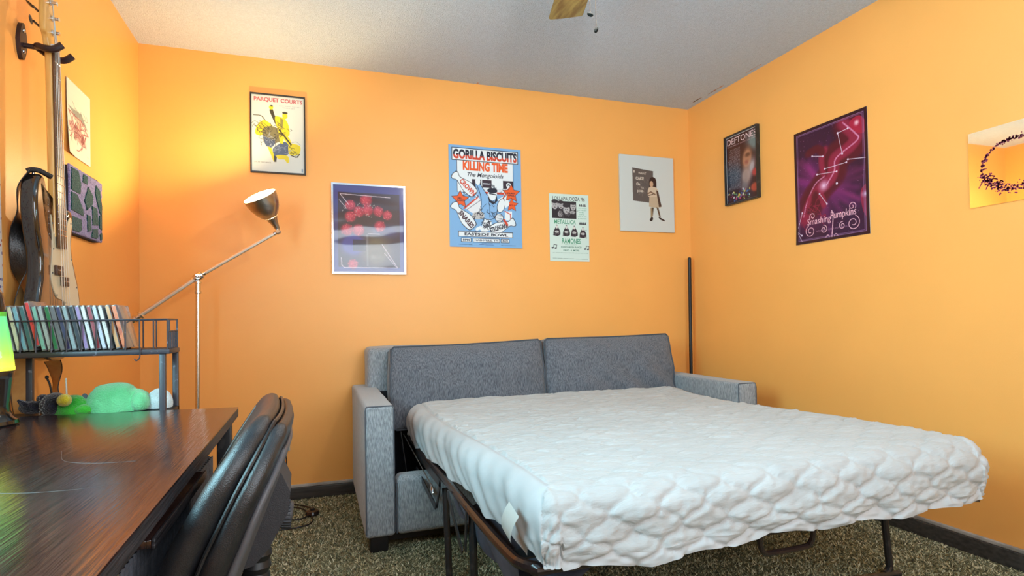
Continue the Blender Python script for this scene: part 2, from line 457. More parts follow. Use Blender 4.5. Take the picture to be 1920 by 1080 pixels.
        if wave:
            tc = nt.nodes.new('ShaderNodeTexCoord'); n = nt.nodes.new('ShaderNodeTexNoise'); n.inputs['Scale'].default_value = 5; n.inputs['Detail'].default_value = 1
            mp = nt.nodes.new('ShaderNodeMapping'); mp.inputs['Scale'].default_value = (0.5, 0.5, 1.3)
            bp = nt.nodes.new('ShaderNodeBump'); bp.inputs['Strength'].default_value = wave; bp.inputs['Distance'].default_value = 0.05
            nt.links.new(tc.outputs['Object'], mp.inputs[0]); nt.links.new(mp.outputs[0], n.inputs[0]); nt.links.new(n.outputs['Fac'], bp.inputs['Height'])
            nt.links.new(bp.outputs[0], b.inputs['Coat Normal'])
        me.materials.append(m)
        ob = bpy.data.objects.new(name, me); C.objects.link(ob); ob.parent = parent
        return ob
def k(r, g, b): return (r/255, g/255, b/255)
def on_back(x, z): return (x, YB, z)
BX, BZ = (1, 0, 0), (0, 0, -1)         # width / down on the back wall
RX = (0, -1, 0)                        # on the right wall, left to right
LX = (0, 1, 0)                         # on the left wall

def frame4(parent, o, ex, ey, nz, w, h, t, d, m, name='frame'):
    """picture frame: o top-left at the wall, t bar width, d depth"""
    o = np.array(o, float); ex = np.array(ex, float); ey = np.array(ey, float); nz = np.array(nz, float)
    mb = MB()
    for (a0, a1, b0, b1) in ((0, w, 0, t), (0, w, h-t, h), (0, t, t, h-t), (w-t, w, t, h-t)):
        q = [o+ex*a+ey*b for (a, b) in ((a0, b0), (a1, b0), (a1, b1), (a0, b1))]
        q2 = [p+nz*d for p in q]
        mb.add(q+q2, [(0,1,2,3),(7,6,5,4),(0,4,5,1),(1,5,6,2),(2,6,7,3),(3,7,4,0)])
    return obj(name, mb, m, parent, 0)
def sheet(parent, o, ex, ey, nz, w, h, d, m, name='backing', gap=0.0):
    o = np.array(o, float)+np.array(nz, float)*gap; ex = np.array(ex, float); ey = np.array(ey, float); nz = np.array(nz, float)
    q = [o, o+ex*w, o+ex*w+ey*h, o+ey*h]; q2 = [p+nz*d for p in q]
    return obj(name, MB().add(q+q2, [(0,1,2,3),(7,6,5,4),(0,4,5,1),(1,5,6,2),(2,6,7,3),(3,7,4,0)]), m, parent, 0)
NB = (0, -1, 0); NR = (-1, 0, 0); NL = (1, 0, 0)

# --- bull rider poster, thin black frame
def bull_poster():
    x0, z0, w, h = -0.339, 2.240, 0.283, 0.438
    t = thing('framed_poster', (x0+w/2, YB, z0-h), 'black framed white concert poster of yellow bull rider above floor lamp', 'poster')
    frame4(t, (x0, YB, z0), BX, BZ, NB, w, h, 0.007, 0.018, M_blackm)
    sheet(t, (x0+.005, YB, z0-.005), BX, BZ, NB, w-.01, h-.01, 0.008, M_white)
    p = Print(w-.012, h-.012, k(206, 213, 208), 190)
    Y, D, Bl, O = k(214, 202, 44), k(62, 58, 44), k(78, 92, 120), k(118, 112, 78)
    p.text('PARQUET COURTS', .05, .03, .965, .092, k(182, 76, 84), bold=.03)
    p.text('AUSTIN   MOHAWK   PATIO   AUG 7', .52, .118, .93, .13, k(130, 140, 150)); p.text('WITH SPECIAL GUESTS', .58, .142, .82, .154, k(130, 140, 150))
    p.line([(.04,.27),(.18,.275),(.26,.33)], D, .016, smooth=True)
    p.poly([(.07,.5),(.1,.41),(.17,.35),(.26,.33),(.4,.4),(.36,.48),(.2,.52),(.13,.53)], Y, smooth=True)
    p.poly([(.22,.44),(.34,.40),(.5,.43),(.56,.57),(.44,.62),(.36,.67),(.26,.64),(.21,.55)], O, smooth=True)
    p.poly([(.22,.53),(.32,.56),(.43,.58),(.43,.63),(.35,.68),(.26,.645)], Bl, smooth=True)
    p.poly([(.4,.69),(.5,.63),(.62,.59),(.72,.64),(.72,.71),(.66,.76),(.52,.78),(.42,.77)], Bl, smooth=True)
    p.poly([(.7,.62),(.82,.61),(.92,.64),(.9,.73),(.8,.76),(.7,.74)], Y, smooth=True)
    p.line([(.74,.6),(.84,.58),(.92,.62)], k(150,160,170), .008, smooth=True)
    p.poly([(.29,.66),(.37,.68),(.43,.8),(.46,.86),(.41,.86),(.36,.77)], Y); p.poly([(.41,.77),(.47,.79),(.46,.86),(.42,.86)], D)
    p.poly([(.47,.77),(.67,.77),(.7,.85),(.66,.86),(.61,.82),(.5,.82)], Y, smooth=True)
    p.poly([(.34,.19),(.4,.18),(.44,.26),(.52,.33),(.52,.4),(.46,.38),(.38,.27)], D, smooth=True)
    p.ell(.37, .155, .04, .045, Y); p.ell(.38, .135, .025, .015, D)
    p.poly([(.44,.28),(.55,.27),(.64,.3),(.7,.38),(.71,.5),(.6,.5),(.5,.45)], Y, smooth=True)
    p.ell(.63, .25, .05, .065, Y); p.ell(.63, .212, .052, .022, D)
    p.poly([(.5,.45),(.6,.44),(.72,.55),(.76,.62),(.7,.63),(.6,.55),(.59,.62),(.53,.61)], Y); p.line([(.52,.44),(.62,.52),(.74,.62)], D, .03)
    p.poly([(.54,.28),(.6,.3),(.58,.44),(.54,.4)], O, .8)
    p.line([(.74,.76),(.84,.78),(.9,.74)], D, .02, smooth=True)
    p.scribble(.1,.38,.3,.5, D, .008, 12, .06); p.scribble(.45,.3,.68,.55, D, .008, 16, .05); p.scribble(.72,.62,.88,.74, D, .007, 8, .05); p.scribble(.25,.43,.5,.6, k(50,52,50), .008, 14, .1); p.scribble(.25,.55,.4,.65, k(160,170,185), .006, 8, .07); p.scribble(.45,.64,.7,.75, k(150,160,175), .006, 8, .07)
    p.text('LIVE AT THE GARAGE', .05, .865, .36, .88, k(90, 90, 80)); p.rect(.94,.93,.965,.975, k(130,150,170))
    p.build(t, (x0+.006, YB-.0085, z0-.006), BX, BZ, rough=.35, coat=.4)
bull_poster()

# --- red flowers in a dark picture, silver frame
def flower_picture():
    x0, z0, w, h = 0.079, 1.770, 0.416, 0.519
    t = thing('framed_picture', (x0+w/2, YB, z0-h), 'silver framed dark purple picture of red flowers right of the floor lamp', 'picture')
    frame4(t, (x0, YB, z0), BX, BZ, NB, w, h, 0.010, 0.02, M_chrome)
    sheet(t, (x0+.006, YB, z0-.006), BX, BZ, NB, w-.012, h-.012, 0.010, M_white)
    p = Print(w-.016, h-.016, k(64, 62, 128), 200)
    p.rect(.07,.085,.935,.935, k(48, 26, 40))
    p.ell(.5,.5,.5,.4, k(70, 50, 44), .6, soft=.5); p.ell(.28,.68,.2,.17, k(74, 70, 150), .9, soft=.3); p.ell(.72,.52,.25,.1, k(70,66,130), .6, soft=.5); p.ell(.6,.75,.22,.25, k(120,108,70), .7, soft=.4)
    p.rect(.46,.56,.485,.92, k(150,150,150), .4); p.rect(.27,.62,.45,.75, k(40,34,34), .7)
    for (x, y, r) in ((.46,.17,.085),(.24,.23,.075),(.36,.3,.08),(.48,.28,.08),(.63,.29,.075),(.76,.33,.07),(.24,.36,.08),(.19,.51,.085),(.35,.51,.085),(.65,.46,.08),(.27,.9,.07)):
        p.ell(x, y, r, r, k(160, 40, 62), .95, soft=.2); p.ell(x-.01, y-.01, r*.5, r*.5, k(196, 62, 82), .8, soft=.5)
        for q in range(16):
            a = random.uniform(0, 6.3); d = r*random.uniform(.3, 1.0); p.ell(x+d*math.cos(a), y+d*math.sin(a)/p.asp, .008, .008, k(214, 96, 104), .7)
    for q in range(40): p.ell(random.uniform(.12,.6), random.uniform(.2,.36), .006, .006, k(190,180,170), .8)
    W = k(214, 196, 206)
    p.line([(.8,.125),(.1,.105),(.22,.225)], W, .008); p.line([(.09,.175),(.18,.26)], W, .007)
    p.line([(.11,.83),(.115,.91),(.15,.94),(.9,.94),(.68,.67)], W, .008); p.line([(.71,.77),(.88,.93)], W, .006); p.line([(.48,.55),(.65,.55)], W, .006)
    p.build(t, (x0+.008, YB-.0105, z0-.008), BX, BZ, rough=.3, coat=1.0, wave=.12)
flower_picture()

# --- blue bowling concert poster
def bowling_poster():
    x0, z0, w, h = 0.763, 2.049, 0.466, 0.625
    t = thing('paper_poster', (x0+w/2, YB, z0-h), 'light blue concert poster with bowling pins, bowler and orange stars on the back wall', 'poster')
    p = Print(w, h, k(126, 172, 216), 280)
    K, R, Wh, Or = k(34, 36, 52), k(204, 66, 40), k(226, 232, 236), k(228, 92, 40)
    p.rect(.11,.12,.885,.46, Wh); p.line([(.11,.12),(.11,.46)], K, .006); p.line([(.885,.12),(.885,.4)], K, .006)
    p.rect(.045,.028,.955,.148, Wh); p.frame(.045,.028,.955,.148, K, .009)
    p.text('GORILLA BISCUITS', .06,.04,.94,.136, K, bold=.048, c2=(R, .58))
    p.text('KILLING TIME', .19,.152,.81,.245, Or, bold=.05)
    p.text('The Mongoloids', .25,.262,.75,.318, K, bold=.01, shear=.35)
    p.rect(.31,.328,.44,.405, k(52,40,52)); p.rect(.45,.328,.58,.405, k(58,44,56)); p.rect(.46,.36,.57,.372, k(190,190,200)); p.rect(.74,.325,.885,.405, k(52,40,52)); p.ell(.82,.368,.035,.035, Wh); p.ell(.82,.368,.018,.018, K)
    p.rect(.4,.41,.88,.45, k(214,218,224)); p.rect(.32,.445,.8,.465, R); p.scribble(.58,.41,.78,.44, K, .005, 10, .05)
    # lane
    p.poly([(.35,.52),(.46,.5),(.42,.68),(.3,.66),(.22,.62)], k(224,226,230)); p.line([(.2,.62),(.44,.47)], R, .02); p.line([(.24,.63),(.43,.53)], k(60,60,80), .006)
    for q in range(46): p.rect(*(lambda x, y: (x, y, x+.014, y+.009))(random.uniform(.17,.42), random.uniform(.455,.52)), c=random.choice([K, Wh]))
    # bowler in a blue shirt
    p.poly([(.36,.36),(.42,.37),(.52,.48),(.62,.5),(.66,.56),(.64,.68),(.55,.72),(.43,.7),(.43,.56),(.38,.46)], k(132,176,220), smooth=True)
    p.line([(.37,.37),(.43,.5),(.44,.68),(.55,.72),(.64,.67),(.66,.56)], K, .008, smooth=True); p.line([(.42,.37),(.52,.48)], K, .008)
    p.ell(.39,.345,.035,.05, Wh); p.ell(.59,.47,.065,.075, Wh); p.ell(.59,.43,.07,.035, K); p.poly([(.53,.47),(.56,.53),(.62,.54),(.65,.47),(.66,.53),(.6,.57),(.54,.54)], K); p.line([(.55,.46),(.64,.47)], K, .014)
    p.line([(.55,.56),(.55,.7)], K, .006); p.scribble(.45,.52,.63,.68, K, .005, 10, .06)
    p.poly([(.33,.66),(.45,.65),(.47,.7),(.4,.72),(.31,.71)], k(190,186,184), smooth=True); p.poly([(.48,.72),(.57,.74),(.55,.82),(.47,.84),(.44,.79)], Wh, smooth=True); p.scribble(.44,.72,.56,.83, K, .008, 12, .04); p.scribble(.34,.66,.45,.71, K, .007, 8, .05)
    p.line([(.37,.82),(.42,.8),(.45,.84)], Wh, .04); p.line([(.35,.84),(.42,.87)], K, .008)
    # pins
    def pin(hx, hy, bx, by, wb, txt, tc, rot):
        for (g, c) in ((.008, K), (0, Wh)):
            ax, ay, ex, ey = hx, hy*p.asp, bx, by*p.asp
            L = math.hypot(ex-ax, ey-ay); ux, uy = (ex-ax)/L, (ey-ay)/L
            side = [(0, .0), (.03, .045), (.1, .05), (.2, .03), (.3, .032), (.6, wb), (.8, wb), (.97, wb*.75), (1.0, 0)]
            pts = []
            for sg in (1, -1):
                for (f, r) in (side if sg == 1 else side[::-1]):
                    f2 = f*L + (g if f > .5 else -g if f < .05 else 0); r2_ = (r+g)*sg if r else 0
                    pts.append((ax+ux*f2-uy*r2_, (ay+uy*f2+ux*r2_)/p.asp))
            p.poly(pts, c, smooth=True)
        cx, cy = hx+(bx-hx)*.66, hy+(by-hy)*.66
        p.text(txt, cx-.13, cy-.026, cx+.13, cy+.026, tc, bold=.04, rot=rot)
    star = lambda cx, cy, r, c: [ (p.poly([(cx+rr*q*math.cos(-PI/2+i*PI/5), cy+rr*q*math.sin(-PI/2+i*PI/5)/p.asp) for i in range(10) for rr in [(r if i % 2 == 0 else r*.5)]], cc)) for (q, cc) in ((1.1, K), (1, c))]
    star(.15,.535,.115,Or); p.text('ALL', .11,.51,.17,.53, K, bold=.03); p.text('AGES', .1,.535,.21,.552, K, bold=.03)
    pin(.06,.285,.35,.475,.07,'CROWN',R,.78)
    pin(.05,.575,.32,.805,.075,'SNARES',k(70,40,50),.85)
    p.poly([(.66,.52),(.74,.48),(.82,.36),(.85,.44),(.78,.6)], Wh); p.line([(.7,.55),(.82,.4)], R, .016); p.line([(.74,.5),(.84,.43)], K, .005)
    star(.855,.45,.12,Or); star(.86,.565,.09,Or); p.text('PLAY', .8,.44,.91,.455, K, bold=.03); p.text('BALL', .81,.46,.9,.475, K, bold=.03); p.text('8/21', .82,.56,.9,.575, k(150,30,30), bold=.03)
    p.ell(.71,.575,.055,.1, K, rot=.3); p.ell(.71,.575,.048,.092, Wh, rot=.3); p.ell(.79,.55,.035,.045, Wh)
    p.ell(.68,.7,.06,.06, K); p.ell(.68,.7,.052,.052, Wh); [p.line([(.64,.68+q*.016),(.72,.67+q*.016)], k(90,90,110), .006) for q in range(4)]
    p.rect(.76,.63,.86,.72, Wh); p.line([(.76,.63),(.84,.66),(.84,.72)], R, .012)
    pin(.9,.73,.56,.83,.065,'STRONGARM',K,-.33); p.line([(.75,.72),(.79,.765)], R, .03)
    # place and date
    p.rect(.12,.845,.865,.895, Wh); p.frame(.12,.845,.865,.895, K, .008); p.text('EASTSIDE BOWL', .2,.856,.8,.884, K, bold=.03)
    for (a, b, s_) in ((.155,.285,'8PM'),(.315,.68,'NASHVILLE, TN'),(.7,.815,'8/21')):
        p.rect(a,.91,b,.947, Wh); p.frame(a,.91,b,.947, K, .007); p.text(s_, a+.02,.918,b-.02,.939, K, bold=.025)
    p.line([(.12,.972),(.3,.974)], k(60,80,110), .005); p.line([(.4,.97),(.6,.972)], k(60,80,140), .005); p.line([(.7,.973),(.9,.975)], k(60,80,110), .005); p.text('ADVANCE TICKETS', .43,.956,.58,.964, K)
    curl = lambda U, V: 0.004 + 0.006*(V > .9)*(V-.9)/.1*U + .001*np.sin(U*9)
    sheet(t, (x0, YB, z0), BX, BZ, NB, w, h, 0.0012, M_white, gap=.001)
    p.build(t, (x0, YB, z0), BX, BZ, wob=curl)
bowling_poster()

# --- small white band poster
def band_poster():
    x0, z0, w, h = 1.420, 1.786, 0.280, 0.438
    t = thing('paper_poster', (x0+w/2, YB, z0-h), 'small white and green festival poster with four band portraits on the back wall', 'poster')
    p = Print(w, h, k(206, 224, 216), 190)
    K, G = k(48, 44, 54), k(52, 140, 104)
    p.text("LOLLAPALOOZA '96", .09,.04,.9,.098, K, bold=.005)
    p.rect(.065,.11,.68,.365, k(46,42,48))
    for (x, y, r) in ((.14,.17,.075),(.29,.17,.065),(.43,.23,.085),(.6,.18,.07)):
        p.ell(x, y, r, r*1.35, k(176,174,176)); p.ell(x, y-r*.7, r*1.1, r*.6, k(52,48,54)); p.ell(x-.02, y, .012,.01, K); p.ell(x+.025, y, .012, .01, K); p.ell(x, y+.035, .02, .012, k(90,80,84))
    p.ell(.27,.3,.06,.07,k(150,148,150)); p.ell(.58,.27,.07,.04,k(160,158,160)); p.scribble(.08,.2,.66,.35, k(90,86,92), .008, 20, .05)
    p.text('METALLICA', .12,.385,.66,.448, G, bold=.005)
    for y in (.155, .425):
        for q in range(4): p.ell(.77+q*.045, y+.012, .022, .016, K); p.ell(.77+q*.045, y-.006, .01, .014, K)
    for q, s_ in enumerate(('TWO STAGES','OF MUSIC','AND','GAMES','FOOD ALL DAY','IN THE PARK')): p.text(s_, .75-.03*(len(s_) > 6), .195+q*.031, .88+.06*(len(s_) > 6), .211+q*.031, k(96,160,136))
    for (x, y) in ((.18,.545),(.42,.545),(.62,.55),(.84,.565)):
        p.poly([(x-.035,y-.04),(x,y-.085),(x+.04,y-.04),(x+.085,y+.02),(x+.07,y+.07),(x-.07,y+.07),(x-.08,y+.02)], k(52,44,52), smooth=True)
        p.ell(x, y-.05, .028, .035, k(214,210,206)); p.ell(x, y+.02, .05, .028, k(190,190,188)); p.line([(x-.09,y+.07),(x+.02,y+.08),(x+.08,y+.06)], K, .014); p.scribble(x-.06,y-.01,x+.06,y+.07,k(130,126,130),.006,5,.04)
    p.text('RAMONES', .31,.66,.78,.735, G, bold=.01)
    p.text('SPECIAL GUESTS', .38,.745,.68,.758, k(140,180,160))
    p.text('SOUNDGARDEN  RANCID', .28,.775,.8,.8, k(60,110,90), bold=.01); p.text('DEVO  &  MORE', .34,.825,.74,.848, k(60,110,90), bold=.01)
    p.text('JULY 30 DOWNING STADIUM NEW YORK 2 STAGES RAIN OR SHINE', .07,.868,.97,.884, k(110,140,130)); p.line([(.07,.955),(.95,.965)], k(90,120,110), .007)
    for (x, y) in ((.1,.79),(.92,.8)):
        p.ell(x-.03,y+.012,.028,.018,K); p.ell(x+.045,y+.016,.028,.018,K); p.line([(x-.01,y+.01),(x+.005,y-.035),(x+.075,y-.03),(x+.062,y+.014)], K, .012)
    sheet(t, (x0, YB, z0), BX, BZ, NB, w, h, 0.0012, M_white, gap=.001)
    p.build(t, (x0, YB, z0), BX, BZ, wob=lambda U, V: 0.0035+.001*np.sin(V*6))
band_poster()

# --- white panel with a girl beside a blackboard
def girl_panel():
    x0, z0, w, h = 1.930, 2.078, 0.424, 0.520
    t = thing('canvas_panel', (x0+w/2, YB, z0-h), 'white panel with girl in tan dress beside small blackboard, nearest the corner pole', 'picture')
    obj('panel', MB().rb((x0, YB-.018, z0-h), (x0+w, YB, z0), 0.004, 2), M_white, t)
    p = Print(w-.01, h-.01, k(204, 209, 206), 200)
    p.poly([(.22,.165),(.61,.195),(.6,.62),(.225,.6)], k(96,86,82)); p.line([(.22,.165),(.61,.195)], k(70,60,54), .008)
    p.scribble(.32,.3,.5,.5, k(112,100,94), .012, 30, .025, .5)
    Cw = k(216, 204, 190)
    p.text('I', .245,.195,.262,.23, Cw); p.text('WANT', .33,.215,.48,.245, Cw, bold=.01); p.text('CAKE', .28,.28,.43,.32, Cw, bold=.03); p.text('On', .29,.355,.36,.395, Cw, bold=.03); p.text('YA', .37,.41,.43,.435, Cw, bold=.01); p.text('JOB', .3,.455,.42,.49, Cw, bold=.03)
    H_, Sk, Dr = k(58,38,34), k(196,160,130), k(190,168,142)
    p.poly([(.53,.36),(.55,.29),(.61,.27),(.66,.3),(.67,.4),(.64,.42),(.55,.42)], H_, smooth=True); p.ell(.575,.365,.035,.05,Sk)
    p.poly([(.52,.42),(.6,.4),(.68,.42),(.7,.5),(.66,.54),(.53,.54),(.5,.5)], k(206,186,162), smooth=True); p.line([(.5,.5),(.56,.47),(.64,.5)], k(120,90,70), .02); p.line([(.52,.52),(.6,.5)], k(90,66,56), .014)
    p.poly([(.53,.54),(.68,.53),(.75,.67),(.66,.68),(.52,.67)], Dr); p.poly([(.66,.44),(.7,.46),(.76,.66),(.71,.67)], k(80,58,48))
    p.poly([(.55,.68),(.61,.68),(.59,.79),(.55,.82)], k(150,130,100)); p.poly([(.58,.68),(.61,.68),(.59,.79)], k(80,60,44)); p.poly([(.66,.67),(.7,.68),(.74,.8),(.71,.8)], k(96,74,56))
    p.poly([(.53,.84),(.58,.8),(.59,.84),(.55,.865)], k(50,36,32), smooth=True); p.poly([(.7,.8),(.76,.82),(.82,.845),(.8,.855),(.72,.83)], k(50,36,32), smooth=True)
    p.build(t, (x0+.005, YB-.0188, z0-.005), BX, BZ)
girl_panel()

# --- narrow framed tour poster, right wall
def tour_poster():
    y0, z0, w, h = 3.008, 2.113, 0.288, 0.438
    t = thing('framed_poster', (XR, y0-w/2, z0-h), 'black framed dark tour poster with blurred face on the right wall', 'poster')
    frame4(t, (XR, y0, z0), RX, BZ, NR, w, h, 0.009, 0.024, M_blackm)
    sheet(t, (XR, y0-.005, z0-.005), RX, BZ, NR, w-.01, h-.01, 0.012, M_white)
    p = Print(w-.016, h-.016, k(56, 26, 34), 190)
    p.ell(.2,.62,.4,.3, k(40,58,78), .9, soft=.6); p.ell(.88,.2,.22,.25, k(120,150,150), .8, soft=.6); p.ell(.35,.3,.3,.2,k(66,34,40),.8,soft=.6)
    p.ell(.66,.42,.24,.3, k(70,40,36), .95, soft=.3); p.ell(.68,.41,.15,.24, k(178,124,96), .95, soft=.3, rot=.15); p.ell(.7,.36,.09,.05,k(96,60,48),.9,soft=.5); p.ell(.66,.46,.06,.05,k(150,84,74),.8,soft=.5); p.ell(.82,.55,.1,.2,k(196,190,196),.8,soft=.6, rot=.3); p.ell(.64,.66,.16,.22,k(176,150,140),.85,soft=.4); p.ell(.58,.8,.14,.14,k(120,110,116),.8,soft=.5)
    p.ell(.92,.64,.1,.09,k(190,60,60),.9,soft=.4); p.ell(.9,.85,.13,.1,k(176,70,52),.95,soft=.3)
    for q in range(60): p.ell(random.uniform(.03,.8), random.uniform(.83,.97), random.uniform(.012,.04), random.uniform(.01,.03), random.choice([k(190,70,110), k(70,110,170), k(210,200,90), k(220,220,226), k(40,70,110), k(90,140,90), k(60,30,60)]), .9, rot=random.uniform(0,3), soft=.3)
    L = k(226,200,206)
    p.text('DEFTONES', .05,.035,.97,.125, L); p.text('WITH SPECIAL GUESTS ON TOUR', .05,.14,.97,.158, k(196,170,180))
    for q in range(34):
        y = .2+q*.018; p.text(random.choice(['MAY 02  SAN DIEGO','MAY 09  DENVER, CO','JUN 11  CHICAGO, IL','JUN 20  NASHVILLE','APR 28  BOSTON, MA']), .06+.1*random.random(), y, .46, y+.011, k(186,186,196), rot=.0)
    p.frame(.012,.008,.988,.992, k(214,206,204), .012)
    p.build(t, (XR-.0125, y0-.008, z0-.008), RX, BZ, rough=.3, coat=.4)
tour_poster()

# --- big purple poster, right wall
def purple_poster():
    y0, z0, w, h = 2.461, 1.966, 0.441, 0.610
    t = thing('paper_poster', (XR, y0-w/2, z0-h), 'large purple poster with crimson curving figure and constellations on the right wall', 'poster')
    p = Print(w, h, k(52, 16, 50), 260)
    for q in range(60):
        a = random.uniform(0, 6.3); c0 = (.42+.02*math.cos(a), .53); r = random.uniform(.25,.6)
        p.line([c0, (c0[0]+r*math.cos(a), c0[1]+r*math.sin(a)/p.asp)], random.choice([k(130,34,116), k(90,24,92), k(160,50,120)]), .05, .3, soft=True)
    p.ell(.42,.52,.34,.3, k(140,40,116), .6, soft=.9); p.ell(.2,.72,.2,.2,k(150,40,100),.5,soft=.8); p.ell(.75,.3,.3,.4,k(40,12,34),.6,soft=.8)
    for q in range(260): p.ell(random.random(), random.random(), .003, .003, k(190,140,190), random.uniform(.2,.9))
    A, Bc, Hl = k(84,12,34), k(140,30,62), k(216,140,176)
    p.line([(.72,.06),(.84,.16),(.86,.24),(.7,.29),(.56,.34),(.56,.44),(.45,.5),(.3,.6),(.2,.7)], A, .2, .95, smooth=True, soft=True)
    p.line([(.68,.05),(.82,.16),(.86,.22),(.76,.28),(.58,.33),(.56,.42),(.5,.5),(.34,.56),(.2,.68),(.12,.8)], Bc, .09, .9, smooth=True, soft=True)
    p.line([(.7,.06),(.85,.18),(.87,.24),(.6,.33),(.57,.43),(.46,.53)], Hl, .013, .9, smooth=True, soft=True); p.line([(.42,.44),(.4,.3),(.46,.22)], Bc, .05, .9, smooth=True, soft=True); p.line([(.44,.45),(.3,.5),(.18,.63),(.12,.76)], Hl, .012, .8, smooth=True, soft=True)
    p.line([(.2,.22),(.34,.2),(.42,.25)], A, .06, .9, smooth=True, soft=True); p.poly([(.78,.08),(.9,.05),(.98,.12),(.95,.2),(.84,.16)], k(170,30,60), .9, smooth=True); p.ell(.87,.1,.03,.03,k(240,190,200),.9,soft=.6)
    p.line([(.2,.62),(.34,.58),(.4,.64),(.42,.7)], Bc, .05, .9, smooth=True, soft=True); p.line([(.3,.58),(.27,.68),(.2,.72)], A, .06, .9, smooth=True, soft=True); p.scribble(.1,.66,.4,.78, Bc, .008, 14, .08, .7)
    p.poly([(.9,.66),(.97,.6),(1,.62),(1,.86),(.93,.82)], Bc, .95, smooth=True); p.ell(.42,.53,.05,.05,k(250,220,250),.9,soft=1.0); p.ell(.97,.68,.05,.03,k(230,220,250),.9,soft=.8)
    W = k(226,208,228)
    for a, b in (((.27,.25),(.42,.28)),((.63,.13),(.68,.31)),((.63,.13),(.76,.12)),((.44,.39),(.73,.39)),((.33,.42),(.6,.44)),((.75,.37),(.99,.4)),((.36,.59),(.46,.69)),((.1,.72),(.02,.88)),((.02,.88),(.1,.98)),((.02,.88),(.09,.92))):
        p.line([a, b], W, .006)
        for q in (a, b): p.ell(q[0], q[1], .012, .012, W, soft=.4)
    p.ell(.6,.54,.014,.014,W)
    Tc = k(232,176,190)
    p.text('Smashing', .17,.785,.515,.858, Tc, bold=.008, shear=.12); p.text('Pumpkins', .505,.765,.84,.845, Tc, bold=.008, shear=.12)
    def swirl(cx, cy, r0, turns, a0, sg):
        n = int(18*turns); return [(cx+r0*(1-.75*i/n)*math.cos(a0+sg*2*PI*turns*i/n), cy+r0*(1-.75*i/n)*math.sin(a0+sg*2*PI*turns*i/n)/p.asp) for i in range(n+1)]
    for pts in (swirl(.22,.895,.075,1.5,-1.9,-1), swirl(.80,.89,.085,1.5,-1.2,1), swirl(.25,.77,.045,1.2,2.4,1), swirl(.79,.755,.05,1.2,.6,-1), swirl(.41,.90,.05,1.3,-1.6,1), swirl(.66,.895,.045,1.3,-1.4,-1), swirl(.47,.972,.045,1.2,0,1), swirl(.57,.972,.045,1.2,PI,-1)):
        p.line(pts, Tc, .008)
    p.line([(.525,.755),(.54,.80),(.53,.90),(.52,.975)], Tc, .011, smooth=True)
    p.text('WITH SPECIAL GUESTS AND VERY LOUD', .3,.9,.75,.914, k(180,130,160))
    p.frame(.0,.0,1,1, k(48,12,24), .07); p.frame(.045,.03,.955,.97, k(150,110,150), .006); p.frame(.06,.04,.94,.96, k(120,84,124), .005)
    sheet(t, (XR, y0, z0), RX, BZ, NR, w, h, 0.001, M_white, gap=.001)
    p.build(t, (XR, y0, z0), RX, BZ, rough=.4, coat=.25, wob=lambda U, V: 0.0035 + .003*np.clip((V-.85)/.15, 0, 1)*(1-U)+.001*np.sin(V*7+U*3))
purple_poster()

# --- frameless mirror with an etched drawing, right wall
def mirror():
    y0, z0, w, h = 1.577, 1.690, 0.62, 0.300
    t = thing('wall_mirror', (XR, y0-w/2, z0-h), 'frameless rectangular mirror with maroon stippled ring drawing on the right wall', 'mirror')
    m = mat('mirror_silver', (0.92, 0.93, 0.9), 0.02, 1.0, c2=(0.92, 0.93, 0.9), nscale=3)
    sheet(t, (XR, y0, z0), RX, BZ, NR, w, h, 0.005, m, 'mirror_glass', gap=.001)
    dk = mat('maroon_paint_pen', srgb(96, 16, 44), 0.5, c2=srgb(150, 60, 96), nscale=90)
    dots = MB()
    def dot(a, b, r):
        n = 6; c = np.array((XR-.0061, y0-a, z0-b))
        v = [c+np.array((-.0006*s_, -r*math.cos(2*PI*q/n), r*math.sin(2*PI*q/n))) for s_ in (0, 1) for q in range(n)]
        dots.add(v, [tuple(range(n, 2*n))]+[(q, (q+1) % n, n+(q+1) % n, n+q) for q in range(n)])
    for q in range(900):                                    # stippled ring, a plain abstract motif
        a = random.uniform(0, 2*PI); lower = math.sin(a) < -.2
        if not lower and random.random() < .45: continue
        rr = 1+random.gauss(0, .035 if not lower else .10)
        dot(.165+.115*rr*math.cos(a), .155-.095*rr*math.sin(a), random.uniform(.0018, .0042))
    for sx in (-1, 1):
        for (bx, by, ex_, ey_) in ((.09,.19,.035,.225),(.10,.205,.06,.235),(.12,.22,.10,.245)):
            for q in range(26):
                f = q/25; x = bx+(ex_-bx)*f; y = by+(ey_-by)*f - .018*math.sin(f*PI); dot(.165+sx*(x-.165), y, .0024)
    obj('etched_pattern', dots, dk, t, 0)['kind'] = 'stuff'
mirror()

